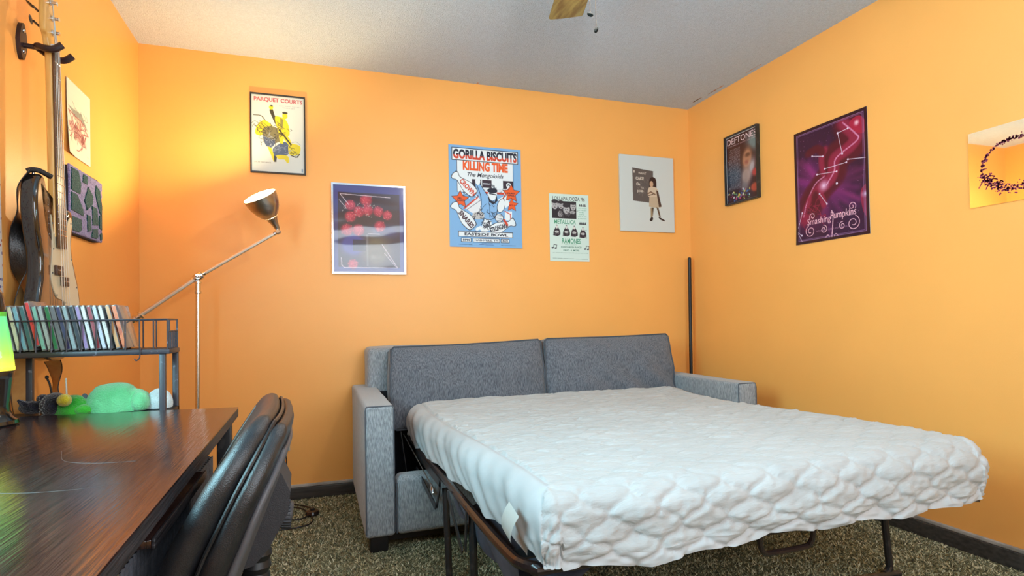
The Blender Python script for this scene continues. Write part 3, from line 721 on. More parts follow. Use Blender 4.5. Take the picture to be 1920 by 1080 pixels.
# --- paper drawing, left wall
def drawing():
    y0, z0, w, h = 2.492, 1.893, 0.228, 0.275
    t = thing('paper_drawing', (XL, y0+w/2, z0-h), 'white paper sheet with red and grey ink drawing on the left wall', 'drawing')
    p = Print(w, h, k(214, 220, 206), 130)
    R, Gy = k(140, 60, 72), k(120, 130, 128)
    p.poly([(.04,.36),(.3,.36),(.62,.34),(.9,.52),(.8,.5),(.55,.42),(.3,.44)], Gy, .8); p.poly([(.3,.44),(.58,.42),(.6,.58),(.5,.6)], k(204,176,160), .8)
    p.line([(.06,.42),(.3,.58),(.56,.6),(.6,.44),(.36,.44),(.06,.42)], R, .025, .8); p.line([(.6,.44),(.9,.58),(.62,.62)], R, .025, .8)
    p.poly([(.06,.56),(.3,.56),(.6,.6),(.78,.74),(.8,.78),(.56,.78),(.3,.7),(.08,.64)], R, .35, smooth=True); p.scribble(.08,.56,.75,.74, R, .014, 34, .1, .8); p.scribble(.3,.6,.75,.78, k(90,60,64), .01, 14, .08, .8); p.scribble(.06,.36,.8,.46,Gy,.012,10,.1,.7)
    p.line([(.6,.74),(.62,.66),(.66,.75),(.7,.64),(.72,.76),(.78,.62),(.8,.78)], R, .02, .8)
    p.text('m.c.', .85,.88,.93,.9, k(170,170,160))
    wob = lambda U, V: 0.004+.010*np.clip(1-U*3, 0, 1)*V**2+.004*np.clip(U-.7, 0, 1)*V
    p.build(t, (XL, y0, z0), LX, BZ, 'print', wob=wob)
    mb = MB(); U, V = np.meshgrid(np.linspace(0,1,14), np.linspace(0,1,14))
    P = np.stack([XL+wob(U,V)-.0012, y0+U*w, z0-V*h], -1); mb.grid(P)
    obj('backing', mb, M_white, t)
drawing()

# --- tufted rug, left wall
def tufted():
    y0, y1, z0, z1 = 2.462, 2.800, 1.316, 1.572
    t = thing('tufted_rug', (XL, (y0+y1)/2, z0), 'lavender and dark green block patterned tufted rug hung on the left wall', 'rug')
    lav = mat('lavender_tufts', srgb(160, 152, 206), 0.95, c2=srgb(120, 114, 170), nscale=160, bump=1.0, bscale=190, sheen=.3, spec=.1)
    grn = mat('dark_green_tufts', srgb(22, 92, 86), 0.95, c2=srgb(10, 50, 54), nscale=160, bump=1.0, bscale=190, sheen=.3, spec=.1)
    bk = mat('navy_rug_backing', srgb(24, 26, 40), 0.9, nscale=40)
    def outline(in_, n=5, r=.045):
        pts = []
        for (cx, cy, a0) in ((y1-in_-r, z1-in_-r, 0), (y0+in_+r*.6, z1-in_-r*.6, PI/2), (y0+in_+r*.5, z0+in_+r*.5, PI), (y1-in_-r, z0+in_+r, 1.5*PI)):
            rr = r if cx > (y0+y1)/2 else r*.5
            for q in range(n): pts.append((cx+rr*math.cos(a0+q/(n-1)*PI/2), cy+rr*math.sin(a0+q/(n-1)*PI/2)))
        return pts
    obj('backing', MB().prism(outline(0), .017, (XL, 0, 0), (0,1,0), (0,0,1)), bk, t, 0)
    # pile: a slightly bumpy slab
    mb = MB()
    def fn(Vv, h): 
        Vv = Vv.copy(); Vv[:, 0] += .0012*sines(Vv, (0, 180, 180), 3)*(Vv[:, 0] > 0); return Vv
    mb.rbd((XL+.012, y0+.004, z0+.004), (XL+.022, y1-.004, z1-.004), .0049, 3, [1, 40, 30], fn)
    obj('pile', mb, lav, t, 60)
    W_, H_ = y1-y0, z1-z0
    blocks = [[(.02,.62),(.03,.97),(.22,.97),(.30,.78),(.28,.62)], [(.34,.83),(.38,.97),(.5,.97),(.5,.84)], [(.02,.42),(.02,.56),(.2,.63),(.38,.42),(.4,.26),(.3,.3)][:0] or [(.02,.32),(.02,.60),(.18,.60),(.36,.40),(.38,.30)],
              [(.40,.56),(.52,.82),(.68,.70),(.66,.56),(.48,.42)], [(.74,.78),(.78,.92),(.9,.86),(.98,.6),(.97,.42),(.88,.5)], [(.02,.02),(.02,.24),(.30,.24),(.32,.08),(.25,.02)],
              [(.50,.08),(.48,.36),(.58,.36),(.62,.12)], [(.66,.22),(.64,.54),(.80,.54),(.86,.26)], [(.88,.22),(.88,.44),(.97,.46),(.97,.2)], [(.62,.02),(.66,.16),(.82,.2),(.84,.06),(.78,.02)], [(.93,.02),(.9,.12),(.97,.16),(.975,.05)]]
    for b in blocks:
        pts = [(y0+.006+a*(W_-.012), z0+.006+c*(H_-.012)) for a, c in b]
        c0 = np.mean(pts, 0); area_ = sum(pts[i][0]*pts[(i+1) % len(pts)][1]-pts[(i+1) % len(pts)][0]*pts[i][1] for i in range(len(pts)))
        if area_ < 0: pts = pts[::-1]
        inn = [tuple(c0+(np.array(q)-c0)*.94) for q in pts]
        n = len(pts); V = [(XL+.021, *q) for q in pts]+[(XL+.0255, *q) for q in inn]
        obj('tufted_block', MB().add(V, [tuple(range(n, 2*n))]+[(i, (i+1) % n, n+(i+1) % n, n+i) for i in range(n)]), grn, t, 0)
tufted()

# --- patterned cloth by the window, left wall
def cloth():
    y0, y1, z0, z1 = 1.66, 2.012, 1.075, 1.60
    t = thing('wall_hanging', (XL, (y0+y1)/2, z0), 'white cloth with small red and blue dots hanging at the left edge of the photo', 'textile')
    m = bpy.data.materials.new('dotted_cotton'); m.use_nodes = True; nt = m.node_tree; b = nt.nodes['Principled BSDF']; b.inputs['Roughness'].default_value = .85
    tc = nt.nodes.new('ShaderNodeTexCoord'); vo = nt.nodes.new('ShaderNodeTexVoronoi'); vo.inputs['Scale'].default_value = 55
    nt.links.new(tc.outputs['Object'], vo.inputs['Vector'])
    r = nt.nodes.new('ShaderNodeValToRGB'); r.color_ramp.interpolation = 'CONSTANT'
    r.color_ramp.elements[0].color = (1, 1, 1, 1); r.color_ramp.elements[1].position = .28; r.color_ramp.elements[1].color = (0, 0, 0, 1)
    nt.links.new(vo.outputs['Distance'], r.inputs[0])
    hs = nt.nodes.new('ShaderNodeValToRGB'); hs.color_ramp.elements[0].color = (.35,.03,.05,1); hs.color_ramp.elements[1].color = (.06,.07,.25,1); hs.color_ramp.interpolation = 'CONSTANT'; hs.color_ramp.elements[1].position = .5
    nt.links.new(vo.outputs['Color'], hs.inputs[0])
    mx = nt.nodes.new('ShaderNodeMix'); mx.data_type = 'RGBA'; mx.inputs[6].default_value = (.72,.68,.66,1)
    nt.links.new(r.outputs[0], mx.inputs[0]); nt.links.new(hs.outputs[0], mx.inputs[7]); nt.links.new(mx.outputs[2], b.inputs['Base Color'])
    U, V = np.meshgrid(np.linspace(0,1,40), np.linspace(0,1,30))
    mb = MB()
    for off in (0, .0015):
        X = XL+.006+off+.004*np.sin(U*16)*(.3+V); mb.grid(np.stack([X, y0+U*(y1-y0)+V*.030*U, z1-V*(z1-z0)], -1))
    obj('cloth', mb, m, t)
    obj('hem', MB().tube([(XL+.008, y0, z1), (XL+.008, y1, z1)], .004, 6), m, t)
cloth()

# --- black pole in the corner
t = thing('corner_pole', (2.42, 3.33, 0), 'tall slim black pole standing in the back right corner', 'pole')
obj('pole', MB().tube([(2.42, 3.335, 0.02), (2.432, 3.335, 1.37)], 0.0115, 12), M_black, t)
obj('end_cap', MB().lathe([(0.0118, 0), (0.0118, .012), (.008, .018), (0.001, .02)], (2.432, 3.335, 1.365), n=12), M_black, t)
obj('foot', MB().lathe([(.016, 0), (.016, .02), (.0115, .026)], (2.42, 3.335, 0.0), n=12), M_black, t)

# --- outlet with the lamp plug
t = thing('wall_outlet', (-0.185, YB, 0.29), 'wall outlet with plugged in adapter behind the office chair', 'outlet')
obj('cover_plate', MB().rb((-.222, YB-.006, .272), (-.152, YB, .387), .003, 2), M_off, t)
for z in (.305, .355): obj('socket', MB().rb((-.204, YB-.008, z-.014), (-.170, YB-.0055, z+.014), .003, 2), M_off, t)
M_adapt = mat('brown_adapter', srgb(96, 78, 50), .4, nscale=10)
obj('plug', MB().rb((-.202, YB-.036, .292), (-.168, YB-.008, .324), .004, 2), M_black, t)
tag_c = obj('lamp_cable', MB().tube(spl([(-.185, YB-.036, .305), (-.172, YB-.06, .27), (-.168, YB-.06, .2), (-.178, YB-.05, .08), (-.18, YB-.07, .008), (-.13, 3.28, .010), (-.06, 3.20, .012), (-.03, 3.12, .014), (-.055, 3.05, .012), (-.11, 3.02, .01), (-.17, 3.06, .01), (-.21, 3.15, .01), (-.16, 3.24, .01), (-.08, 3.16, .014), (-.035, 3.02, .012), (-.05, 2.93, .01), (-.14, 2.90, .01), (-.3, 2.92, .01), (-.45, 3.0, .012)], 8), .0036, 6), M_black)
tag(tag_c, 'thin black cable looping on the carpet behind the office chair', 'cable')
t = thing('foot_switch', (-.035, 3.085, 0), 'round dark foot switch lying on the carpet at the cable loop', 'switch')
obj('housing', MB().lathe([(.03, .004), (.034, .012), (.03, .024), (.018, .03)], (-.035, 3.085, 0), n=20), M_brownm, t)
obj('button', MB().lathe([(.012, .028), (.012, .036), (.008, .039)], (-.035, 3.085, 0), n=14), M_black, t)

# ------------------------------------------------------------------ sofa bed
def sofa():
    t = thing('sofa_bed', (1.187, 2.95, 0), 'grey upholstered sleeper sofa with folded out black metal bed frame', 'sofa')
    wr = lambda s_, am: (lambda V, h: V + am*np.stack([sines(V, (9, 9, 9), s_), sines(V, (9, 9, 9), s_+1), sines(V, (9, 9, 9), s_+2)], 1))
    for (x0, x1, sd) in ((.179, .303, 3), (2.075, 2.195, 8)):
        a = obj('arm', MB().rbd((x0, 2.455, .072), (x1, 3.36, .622), .016, 3, [4, 14, 10], wr(sd, .002)), M_sofa, t)
        mb = MB()
        for x in (x0+.004, x1-.004): mb.tube([(x, 2.459, .09), (x, 2.459, .60), (x+(.004 if x < (x0+x1)/2 else -.004), 2.463, .617)], .0032, 6)
        mb.tube([(x0+.008, 2.461, .618), (x1-.008, 2.461, .618)], .0032, 6)
        obj('piping', mb, M_pipe, a)
    obj('back', MB().rbd((.247, 3.17, .075), (2.128, 3.362, .835), .03, 4, [16, 3, 8], wr(20, .004)), M_sofa, t)
    fr = obj('front_rail', MB().rbd((.306, 2.462, .070), (2.072, 2.555, .318), .028, 4, [14, 2, 4], wr(30, .002)), M_sofa, t)
    obj('piping', MB().tube([(.309, 2.466, .08), (.309, 2.466, .29)], .003, 6), M_pipe, fr)
    mb = MB(); mb.box((.304, 2.56, .06), (2.074, 3.17, .10)); mb.box((.304, 2.56, .10), (.309, 3.17, .36)); mb.box((2.069, 2.56, .10), (2.074, 3.17, .36)); mb.box((.309, 3.155, .10), (2.069, 3.169, .60))
    obj('inner_lining', mb, M_inner, t, 0)
    for (x, y) in ((.20, 2.49), (.20, 3.26), (2.10, 2.49), (2.10, 3.26)):
        obj('foot', MB().rb((x, y, 0), (x+.075, y+.075, .074), .004, 2), M_black, t)
    obj('base_shadow_strip', MB().box((.28, 2.53, .03), (2.10, 2.56, .072)), M_black, t, 0)  # black strip along the recessed base, painting in the plinth shadow
    # fold-out frame
    r = .0125
    rail = [(.437, 2.95, .385), (.437, 2.2, .392), (.437, 1.60, .394), (.442, 1.34, .396), (.452, 1.285, .396), (.475, 1.255, .396), (.52, 1.243, .396), (1.0, 1.25, .396), (1.88, 1.26, .396), (1.925, 1.272, .396), (1.945, 1.32, .396), (1.95, 1.6, .394), (1.95, 2.95, .385)]
    obj('frame_rail', MB().tube(spl(rail, 6), .0145, 10), M_brownm, t)
    for x in (.447, 1.985):
        lg = obj('leg', MB().tube([(x, 2.13, .345), (x, 2.075, .012)], r, 10), M_blackm, t)
        obj('foot_glide', MB().lathe([(.014, 0), (.016, .004), (.0145, .022)], (x, 2.0735, 0), n=12), M_black, lg)
    for (yl, yr, zt, fl) in ((1.735, 1.60, .39, -.03),):
        U = [(.447, yl, zt), (.447, yl+fl*.8, .07), (.452, yl+fl*.95, .032), (.48, yl+fl, .016), (.54, yl+fl, .015), (1.90, yr+fl, .015), (1.955, yr+fl, .016), (1.985, yr+fl*.95, .034), (1.99, yr+fl*.8, .075), (1.985, yr, zt)]
        lg = obj('leg_frame', MB().tube(spl(U, 5), r, 10), M_blackm, t)
        for (x, y) in ((.447, yl), (1.985, yr)): obj('pivot', MB().lathe([(.018, 0), (.02, .006), (.018, .012)], (x-.006, y, zt-.01), (1, 0, 0), 12), M_brownm, lg)
    def link(p, q, w=.022, d=.004):
        p = np.array(p, float); q = np.array(q, float); e = (q-p)/np.linalg.norm(q-p); n = np.cross(e, (1, 0, 0)); n /= np.linalg.norm(n)
        poly = [(-.008, -w*.3), (0, -w/2), (np.linalg.norm(q-p), -w/2), (np.linalg.norm(q-p)+.008, -w*.3), (np.linalg.norm(q-p)+.008, w*.3), (np.linalg.norm(q-p), w/2), (0, w/2), (-.008, w*.3)]
        obj('frame_link', MB().prism(poly, d, p, e, n), M_blackm, t, 0)
    link((.418, 2.60, .305), (.418, 2.17, .268), .026); link((.424, 2.64, .372), (.424, 2.10, .372), .03)
    link((.424, 2.17, .27), (.424, 2.10, .375), .018); link((.416, 1.93, .385), (.416, 1.74, .265), .024); link((.428, 1.74, .265), (.428, 1.72, .395), .018)
    link((.40, 2.98, .40), (.40, 2.70, .16), .02); link((1.99, 1.9, .385), (1.99, 1.64, .28), .024)
    obj('tension_wire', MB().tube([(.405, 2.93, .405), (.412, 2.22, .335), (.414, 2.18, .328)], .0025, 6), M_steel, t)
    obj('spring_hook', MB().tube(spl([(.414, 2.24, .335), (.410, 2.215, .318), (.41, 2.185, .312), (.412, 2.20, .33), (.414, 2.24, .335)], 5), .003, 6), M_chrome, t)
    obj('pull_loop', MB().tube(spl([(1.16, 1.30, .392), (1.16, 1.30, .34), (1.175, 1.305, .312), (1.205, 1.31, .303), (1.325, 1.31, .303), (1.345, 1.305, .315), (1.35, 1.30, .342), (1.35, 1.30, .392)], 6), .008, 8), M_brownm, t)
    obj('cross_slat', MB().rb((.46, 1.36, .372), (1.93, 1.42, .378), .002, 1), M_blackm, t)
    obj('corner_bracket', MB().prism([(0, 0), (.10, -.005), (.12, .012), (.09, .03), (0, .03)], .012, (1.925, 1.285, .37), (1, 0, -.12), (0, 1, 0)), M_blackm, t, 0)
    # deck cloth slung under the frame
    U, V = np.meshgrid(np.linspace(0, 1, 46), np.linspace(0, 1, 20))
    Y = 1.30+U*.72; zz = .392-.012*U - V*(.13-.03*U) ; X = .446+.012*np.sin(U*14+V*3)*V + .035*V*V
    a = np.stack([X, Y+.02*np.sin(V*5)*V, zz], -1)
    U2, V2 = np.meshgrid(np.linspace(0, 1, 46), np.linspace(0, 1, 30))
    e = a[-1]
    b = np.stack([np.broadcast_to(e[:, 0], (30, 46)) + V2*(1.92-.48), np.broadcast_to(e[:, 1], (30, 46)), np.broadcast_to(e[:, 2], (30, 46)) + (.115-.02*U2)*np.clip(V2/.12, 0, 1) + .004*np.sin(V2*24+U2*8)], -1)
    obj('deck_cloth', MB().grid(np.concatenate([a, b[1:]], 0)), M_deck, t, 60)
sofa()

# back cushions
def cushion(x0, x1, ztl, ztr, label, seed, sag):
    zb = .40; d = .19; w = x1-x0; h = max(ztl, ztr)-zb
    t = thing('back_cushion', ((x0+x1)/2, 3.08, zb), label, 'cushion', 'loose back cushions of the sofa')
    lean = math.radians(9)
    def place(P):
        P = P.copy(); x = P[:, 0]; y = P[:, 1]; z = P[:, 2]
        y2 = y*math.cos(lean)+z*math.sin(lean); z2 = z*math.cos(lean)-y*math.sin(lean)
        return np.stack([x, y2, z2], 1)
    def shape(V, hh):
        u = V[:, 0]/hh[0]; v = V[:, 2]/hh[2]
        b = np.clip(1-u**4, 0, 1)*np.clip(1-v**4, 0, 1)
        Y = V[:, 1]*(.62+.5*b)
        n = sines(V, (11, 4, 14), seed)*.010*b + sines(V, (22, 8, 20), seed+5)*.005
        n += sag*np.sin((u*2.2+v*1.6+seed)*5)*np.clip(.35-v, 0, 1)*.016*np.clip(u+.7, 0, 1)
        Z = V[:, 2] + ((ztr-ztl)/2*u - .006*(1-u*u)*(v > 0))*np.clip(v, 0, 1)
        X = V[:, 0]*(1+.012*np.cos(v*PI))
        return place(np.stack([X, Y+n*np.sign(V[:, 1]), Z], 1))
    c = ((x0+x1)/2, 3.075, zb+h/2)
    mb = MB(); mb._rbox(np.array(c), np.array((w/2, d/2, h/2)), .03, [4, 4, 4], shape, [34, 5, 24])
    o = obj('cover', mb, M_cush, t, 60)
    pm = MB()
    for sgn in (-1, 1):
        q = []
        for (u, v) in [(a, 1) for a in np.linspace(-.96, .96, 20)]+[(1, a) for a in np.linspace(.93, -.93, 14)]+[(a, -1) for a in np.linspace(.96, -.96, 20)]+[(-1, a) for a in np.linspace(-.93, .93, 14)]:
            q.append((u*w/2*.992, sgn*(d/2-.006), v*h/2*.985))
        P = shape(np.array(q), np.array((w/2, d/2, h/2))) + np.array(c)
        pm.tube([tuple(p) for p in P], .004, 6, closed=True)
    obj('piping', pm, M_pipe, t)
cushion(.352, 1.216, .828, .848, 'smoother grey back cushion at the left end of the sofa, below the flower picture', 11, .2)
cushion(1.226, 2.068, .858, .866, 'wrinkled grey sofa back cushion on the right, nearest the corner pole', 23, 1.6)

# ------------------------------------------------------------------ mattress with quilted pad
def mattress():
    t = thing('mattress', (1.2, 2.05, .41), 'white mattress with quilted pad lying on the folded out sofa bed', 'mattress')
    r = .072; x0, x1, y0, y1 = .412, 1.972, 1.20, 2.905
    zy = lambda Y: np.interp(Y, [1.2, 1.4, 1.75, 2.05, 2.3, 2.6, 2.9], [.580, .585, .578, .566, .556, .560, .578])
    st = .0055
    A = np.arange(-.205, (x1-x0-2*r)+.205+st, st); B = np.arange(-.245, (y1-y0-2*r)+.12+st, st)
    a, b = np.meshgrid(A, B); W = x1-x0-2*r; L = y1-y0-2*r
    ca, cb = np.clip(a, 0, W), np.clip(b, 0, L); ea, eb = a-ca, b-cb; e = np.hypot(ea, eb)
    dirx = np.where(e > 0, ea/np.maximum(e, 1e-9), 0); diry = np.where(e > 0, eb/np.maximum(e, 1e-9), 0)
    front = (eb < 0); lim = np.where(front, .245, .205); e = np.minimum(e, lim)
    q = np.clip(e/r, 0, PI/2); hor = r*np.sin(q); down = r*(1-np.cos(q)) + np.maximum(e-r*PI/2, 0)
    hor = hor - .12*np.maximum(e-.17, 0)
    nx, ny, nz = dirx*np.sin(q), diry*np.sin(q), np.cos(q)
    X = x0+r+ca+dirx*hor; Y = y0+r+cb+diry*hor; Z = zy(np.clip(Y, 1.2, 2.9)) - down
    X = X + (.042*np.clip((2.9-Y)/1.7, 0, 1))*np.clip(1-(X-x0)/.5, 0, 1)
    Z = Z - .012*np.clip(.25-(X-x0), 0, .25)/.25*np.clip((Y-2.3)/.6, 0, 1) 
    Z += .014*np.exp(-(((X-1.18)/.25)**2+((Y-2.2+.25*(X-1.1))/.07)**2))            # rumple across the middle
    P = np.stack([a.ravel(), b.ravel(), np.zeros(a.size)], 1)
    # diamond quilting with gently wavy seams
    warp = .018*sines(P, (8, 8, 1), 40, 4).reshape(a.shape)
    aa, bb = a+warp, b+.7*warp
    DW, DH = .142, .098
    sq = aa/DW+bb/DH; tq = aa/DW-bb/DH
    sq2 = sq+.07*np.sin(2*PI*tq); tq2 = tq+.07*np.sin(2*PI*sq)
    gl_ = math.hypot(1/DW, 1/DH)
    dmin = np.minimum(np.abs(sq2-np.round(sq2)), np.abs(tq2-np.round(tq2)))/gl_
    puff = 1-np.exp(-(dmin/.0085)**1.2)
    fine = sines(P, (22, 190, 1), 50, 4).reshape(a.shape)*.0046*np.clip((b-.02)/.3, .35, 1) + sines(P, (60, 60, 1), 55, 4).reshape(a.shape)*.0012
    drop = np.clip((e-.02)/.1, 0, 1)*(front)
    crumple = sines(P, (38, 75, 1), 60, 5).reshape(a.shape)*.0042*drop + sines(P, (16, 30, 1), 63, 4).reshape(a.shape)*.006*drop
    hq = .0052*puff*(1+.9*drop) + fine*(.5+.8*puff) + crumple + .003*sines(P, (7, 7, 1), 66, 3).reshape(a.shape)
    # plain side skirt with gathered folds
    side = (ea < 0) | (ea > 0)
    fold = sines(np.stack([(a*1.2).ravel(), (b+.9*np.abs(ea)*np.abs(ea)/.2+.25*np.abs(ea)).ravel(), 0*a.ravel()], 1), (4, 22, 1), 71, 3).reshape(a.shape)
    hs = (.015*fold)*np.clip(np.abs(ea)/.08, 0, 1) + .0008*fine
    seam = np.exp(-((ea+.004)/.007)**2)*(ea < .001)
    h = np.where(side & ~(front & (np.abs(eb) > np.abs(ea)*1.2)), hs, hq) - .004*seam
    # hem of the left side rides up in scallops
    sc = np.clip((e-.12)/.08, 0, 1)
    Z = Z + sc*(.022*np.abs(np.sin(b*9+.6*np.sin(b*5))) )*(ea < 0)
    Z = Z + np.clip((e-.15)/.09, 0, 1)*front*(.03*np.interp(X, [.42, .55, .75, 1.1, 1.7, 1.97], [1.2, .8, .2, .8, .5, 1.2]) + .006*np.sin(X*23))
    X, Y, Z = X+nx*h, Y+ny*h, Z+nz*h
    G = np.stack([X, Y, Z], -1)
    ny_, nx_ = a.shape
    I = np.arange(nx_*ny_).reshape(ny_, nx_)
    F = np.stack([I[:-1, :-1], I[:-1, 1:], I[1:, 1:], I[1:, :-1]], -1).reshape(-1, 4)
    am_, bm_ = (a[:-1, :-1]+st/2).ravel(), (b[:-1, :-1]+st/2).ravel()
    lim_front = -.205
    corner = (bm_ < 0) & (am_ < 0) & (np.abs(bm_) < np.abs(am_)*1.2)
    left = ((am_ < -.004) & (bm_ >= 0)) | corner; right = (am_ > W+.004)
    hem = (~left) & (~right) & (bm_ < lim_front)
    for nm, msk, mt in (('quilted_top', ~(left | right | hem), M_quilt), ('side_skirt', left, M_skirt), ('side_skirt', right, M_skirt), ('front_hem', hem, M_skirt)):
        f = F[msk]; used_, inv = np.unique(f, return_inverse=True)
        v = G.reshape(-1, 3)[used_]
        obj(nm, MB().add(v, inv.reshape(-1, 4)), mt, t, 80)
    obj('core', MB().rb((.475, 1.27, .412), (1.92, 2.85, .50), .02, 2), M_skirt, t)
    tg = obj('care_tag', MB().grid(np.stack([(lambda u, v: np.stack([.432-.016*np.sin(v*2.2)-.004, 1.305-.070*u+.02*v, .540-.014*u-.066*v], -1))(*np.meshgrid(np.linspace(0, 1, 6), np.linspace(0, 1, 6)))][0], 0)), M_white, t, label='white sewn-on care tag')
    mb = MB()
    for q in range(4):
        z = .522-q*.008; mb.tube([(.4225-.0016*q, 1.288, z), (.4225-.0016*q, 1.262+.004*(q % 2), z-.004)], .0009, 4)
    obj('tag_print', mb, M_pipe, tg)
mattress()

# ------------------------------------------------------------------ desk
def desk():
    t = thing('desk', (-.53, 1.1, 0), 'dark woodgrain desk with glossy top along the left wall', 'desk')
    P = [(-.215, 1.784), (-.858, 1.858), (-.858, .32), (-.194, .32)]
    ins = .0015
    obj('desktop', MB().prism([(x, y) for x, y in P], -.003, (0, 0, .74), (1, 0, 0), (0, 1, 0)), M_desk, t, 0)
    obj('desktop_edge', MB().prism([(x, y) for x, y in P], -.022, (0, 0, .737), (1, 0, 0), (0, 1, 0)), M_deskedge, t, 0)
    M_sc = mat('pale_scuff', (.065, .05, .045), .5, nscale=60)
    for a_ in ([(-.46, 1.30), (-.42, 1.20), (-.36, 1.16), (-.30, 1.15)], [(-.50, 1.05), (-.42, 1.0), (-.34, .985), (-.28, 1.0)]):
        obj('scuff_mark', MB().tube([(x_, y_, .7398) for x_, y_ in spl(a_, 8)], .0005, 4), M_sc, t)
    for (x, y) in ((-.262, 1.725), (-.84, 1.78), (-.255, .36), (-.84, .36)):
        obj('leg', MB().rb((x, y, 0), (x+.035, y+.035, .715), .003, 2), M_blackm, t)
    obj('crossbar', MB().rb((-.81, 1.74, .665), (-.262, 1.765, .715), .003, 2), M_blackm, t)
    kt = obj('keyboard_tray', MB().rb((-.60, .92, .664), (-.222, 1.31, .676), .002, 1), M_desk, t)
    obj('tray_edge', MB().rb((-.222, .92, .662), (-.217, 1.31, .678), .001, 1), M_deskedge, kt)
    for y in (.96, 1.27): obj('tray_hanger', MB().rb((-.58, y, .676), (-.56, y+.02, .715), .002, 1), M_blackm, t)
    brown = mat('brown_cabinet_board', srgb(132, 78, 52), .45, c2=srgb(104, 58, 40), nscale=8, stretch=(1, 12, 12))
    cp = obj('side_panel', MB().rb((-.62, .775, .28), (-.233, .793, .715), .002, 1), brown, t)
    hg = obj('hinge', MB().rb((-.232, .776, .648), (-.224, .792, .706), .002, 1), mat('brass_hinge', (.62, .52, .3), .35, .8, nscale=20), cp)
    # ribbed storage drawer of cloth under the tray
    rib = mat('ribbed_dark_cloth', (.10, .10, .115), .85, c2=(.06, .06, .07), nscale=50, bump=.3, bscale=300)
    mb = MB(); n = 330
    Y = np.linspace(.86, 1.56, n); X = -.250 + .006*np.abs(np.sin(np.arange(n)*PI/8.25))
    mb.grid(np.stack([np.stack([X, Y, np.full(n, z)], -1) for z in (.655, .50, .37)], 0))
    mb.box((-.60, .86, .37), (-.252, 1.56, .655))
    obj('cloth_drawer', mb, rib, t, 30)
desk()

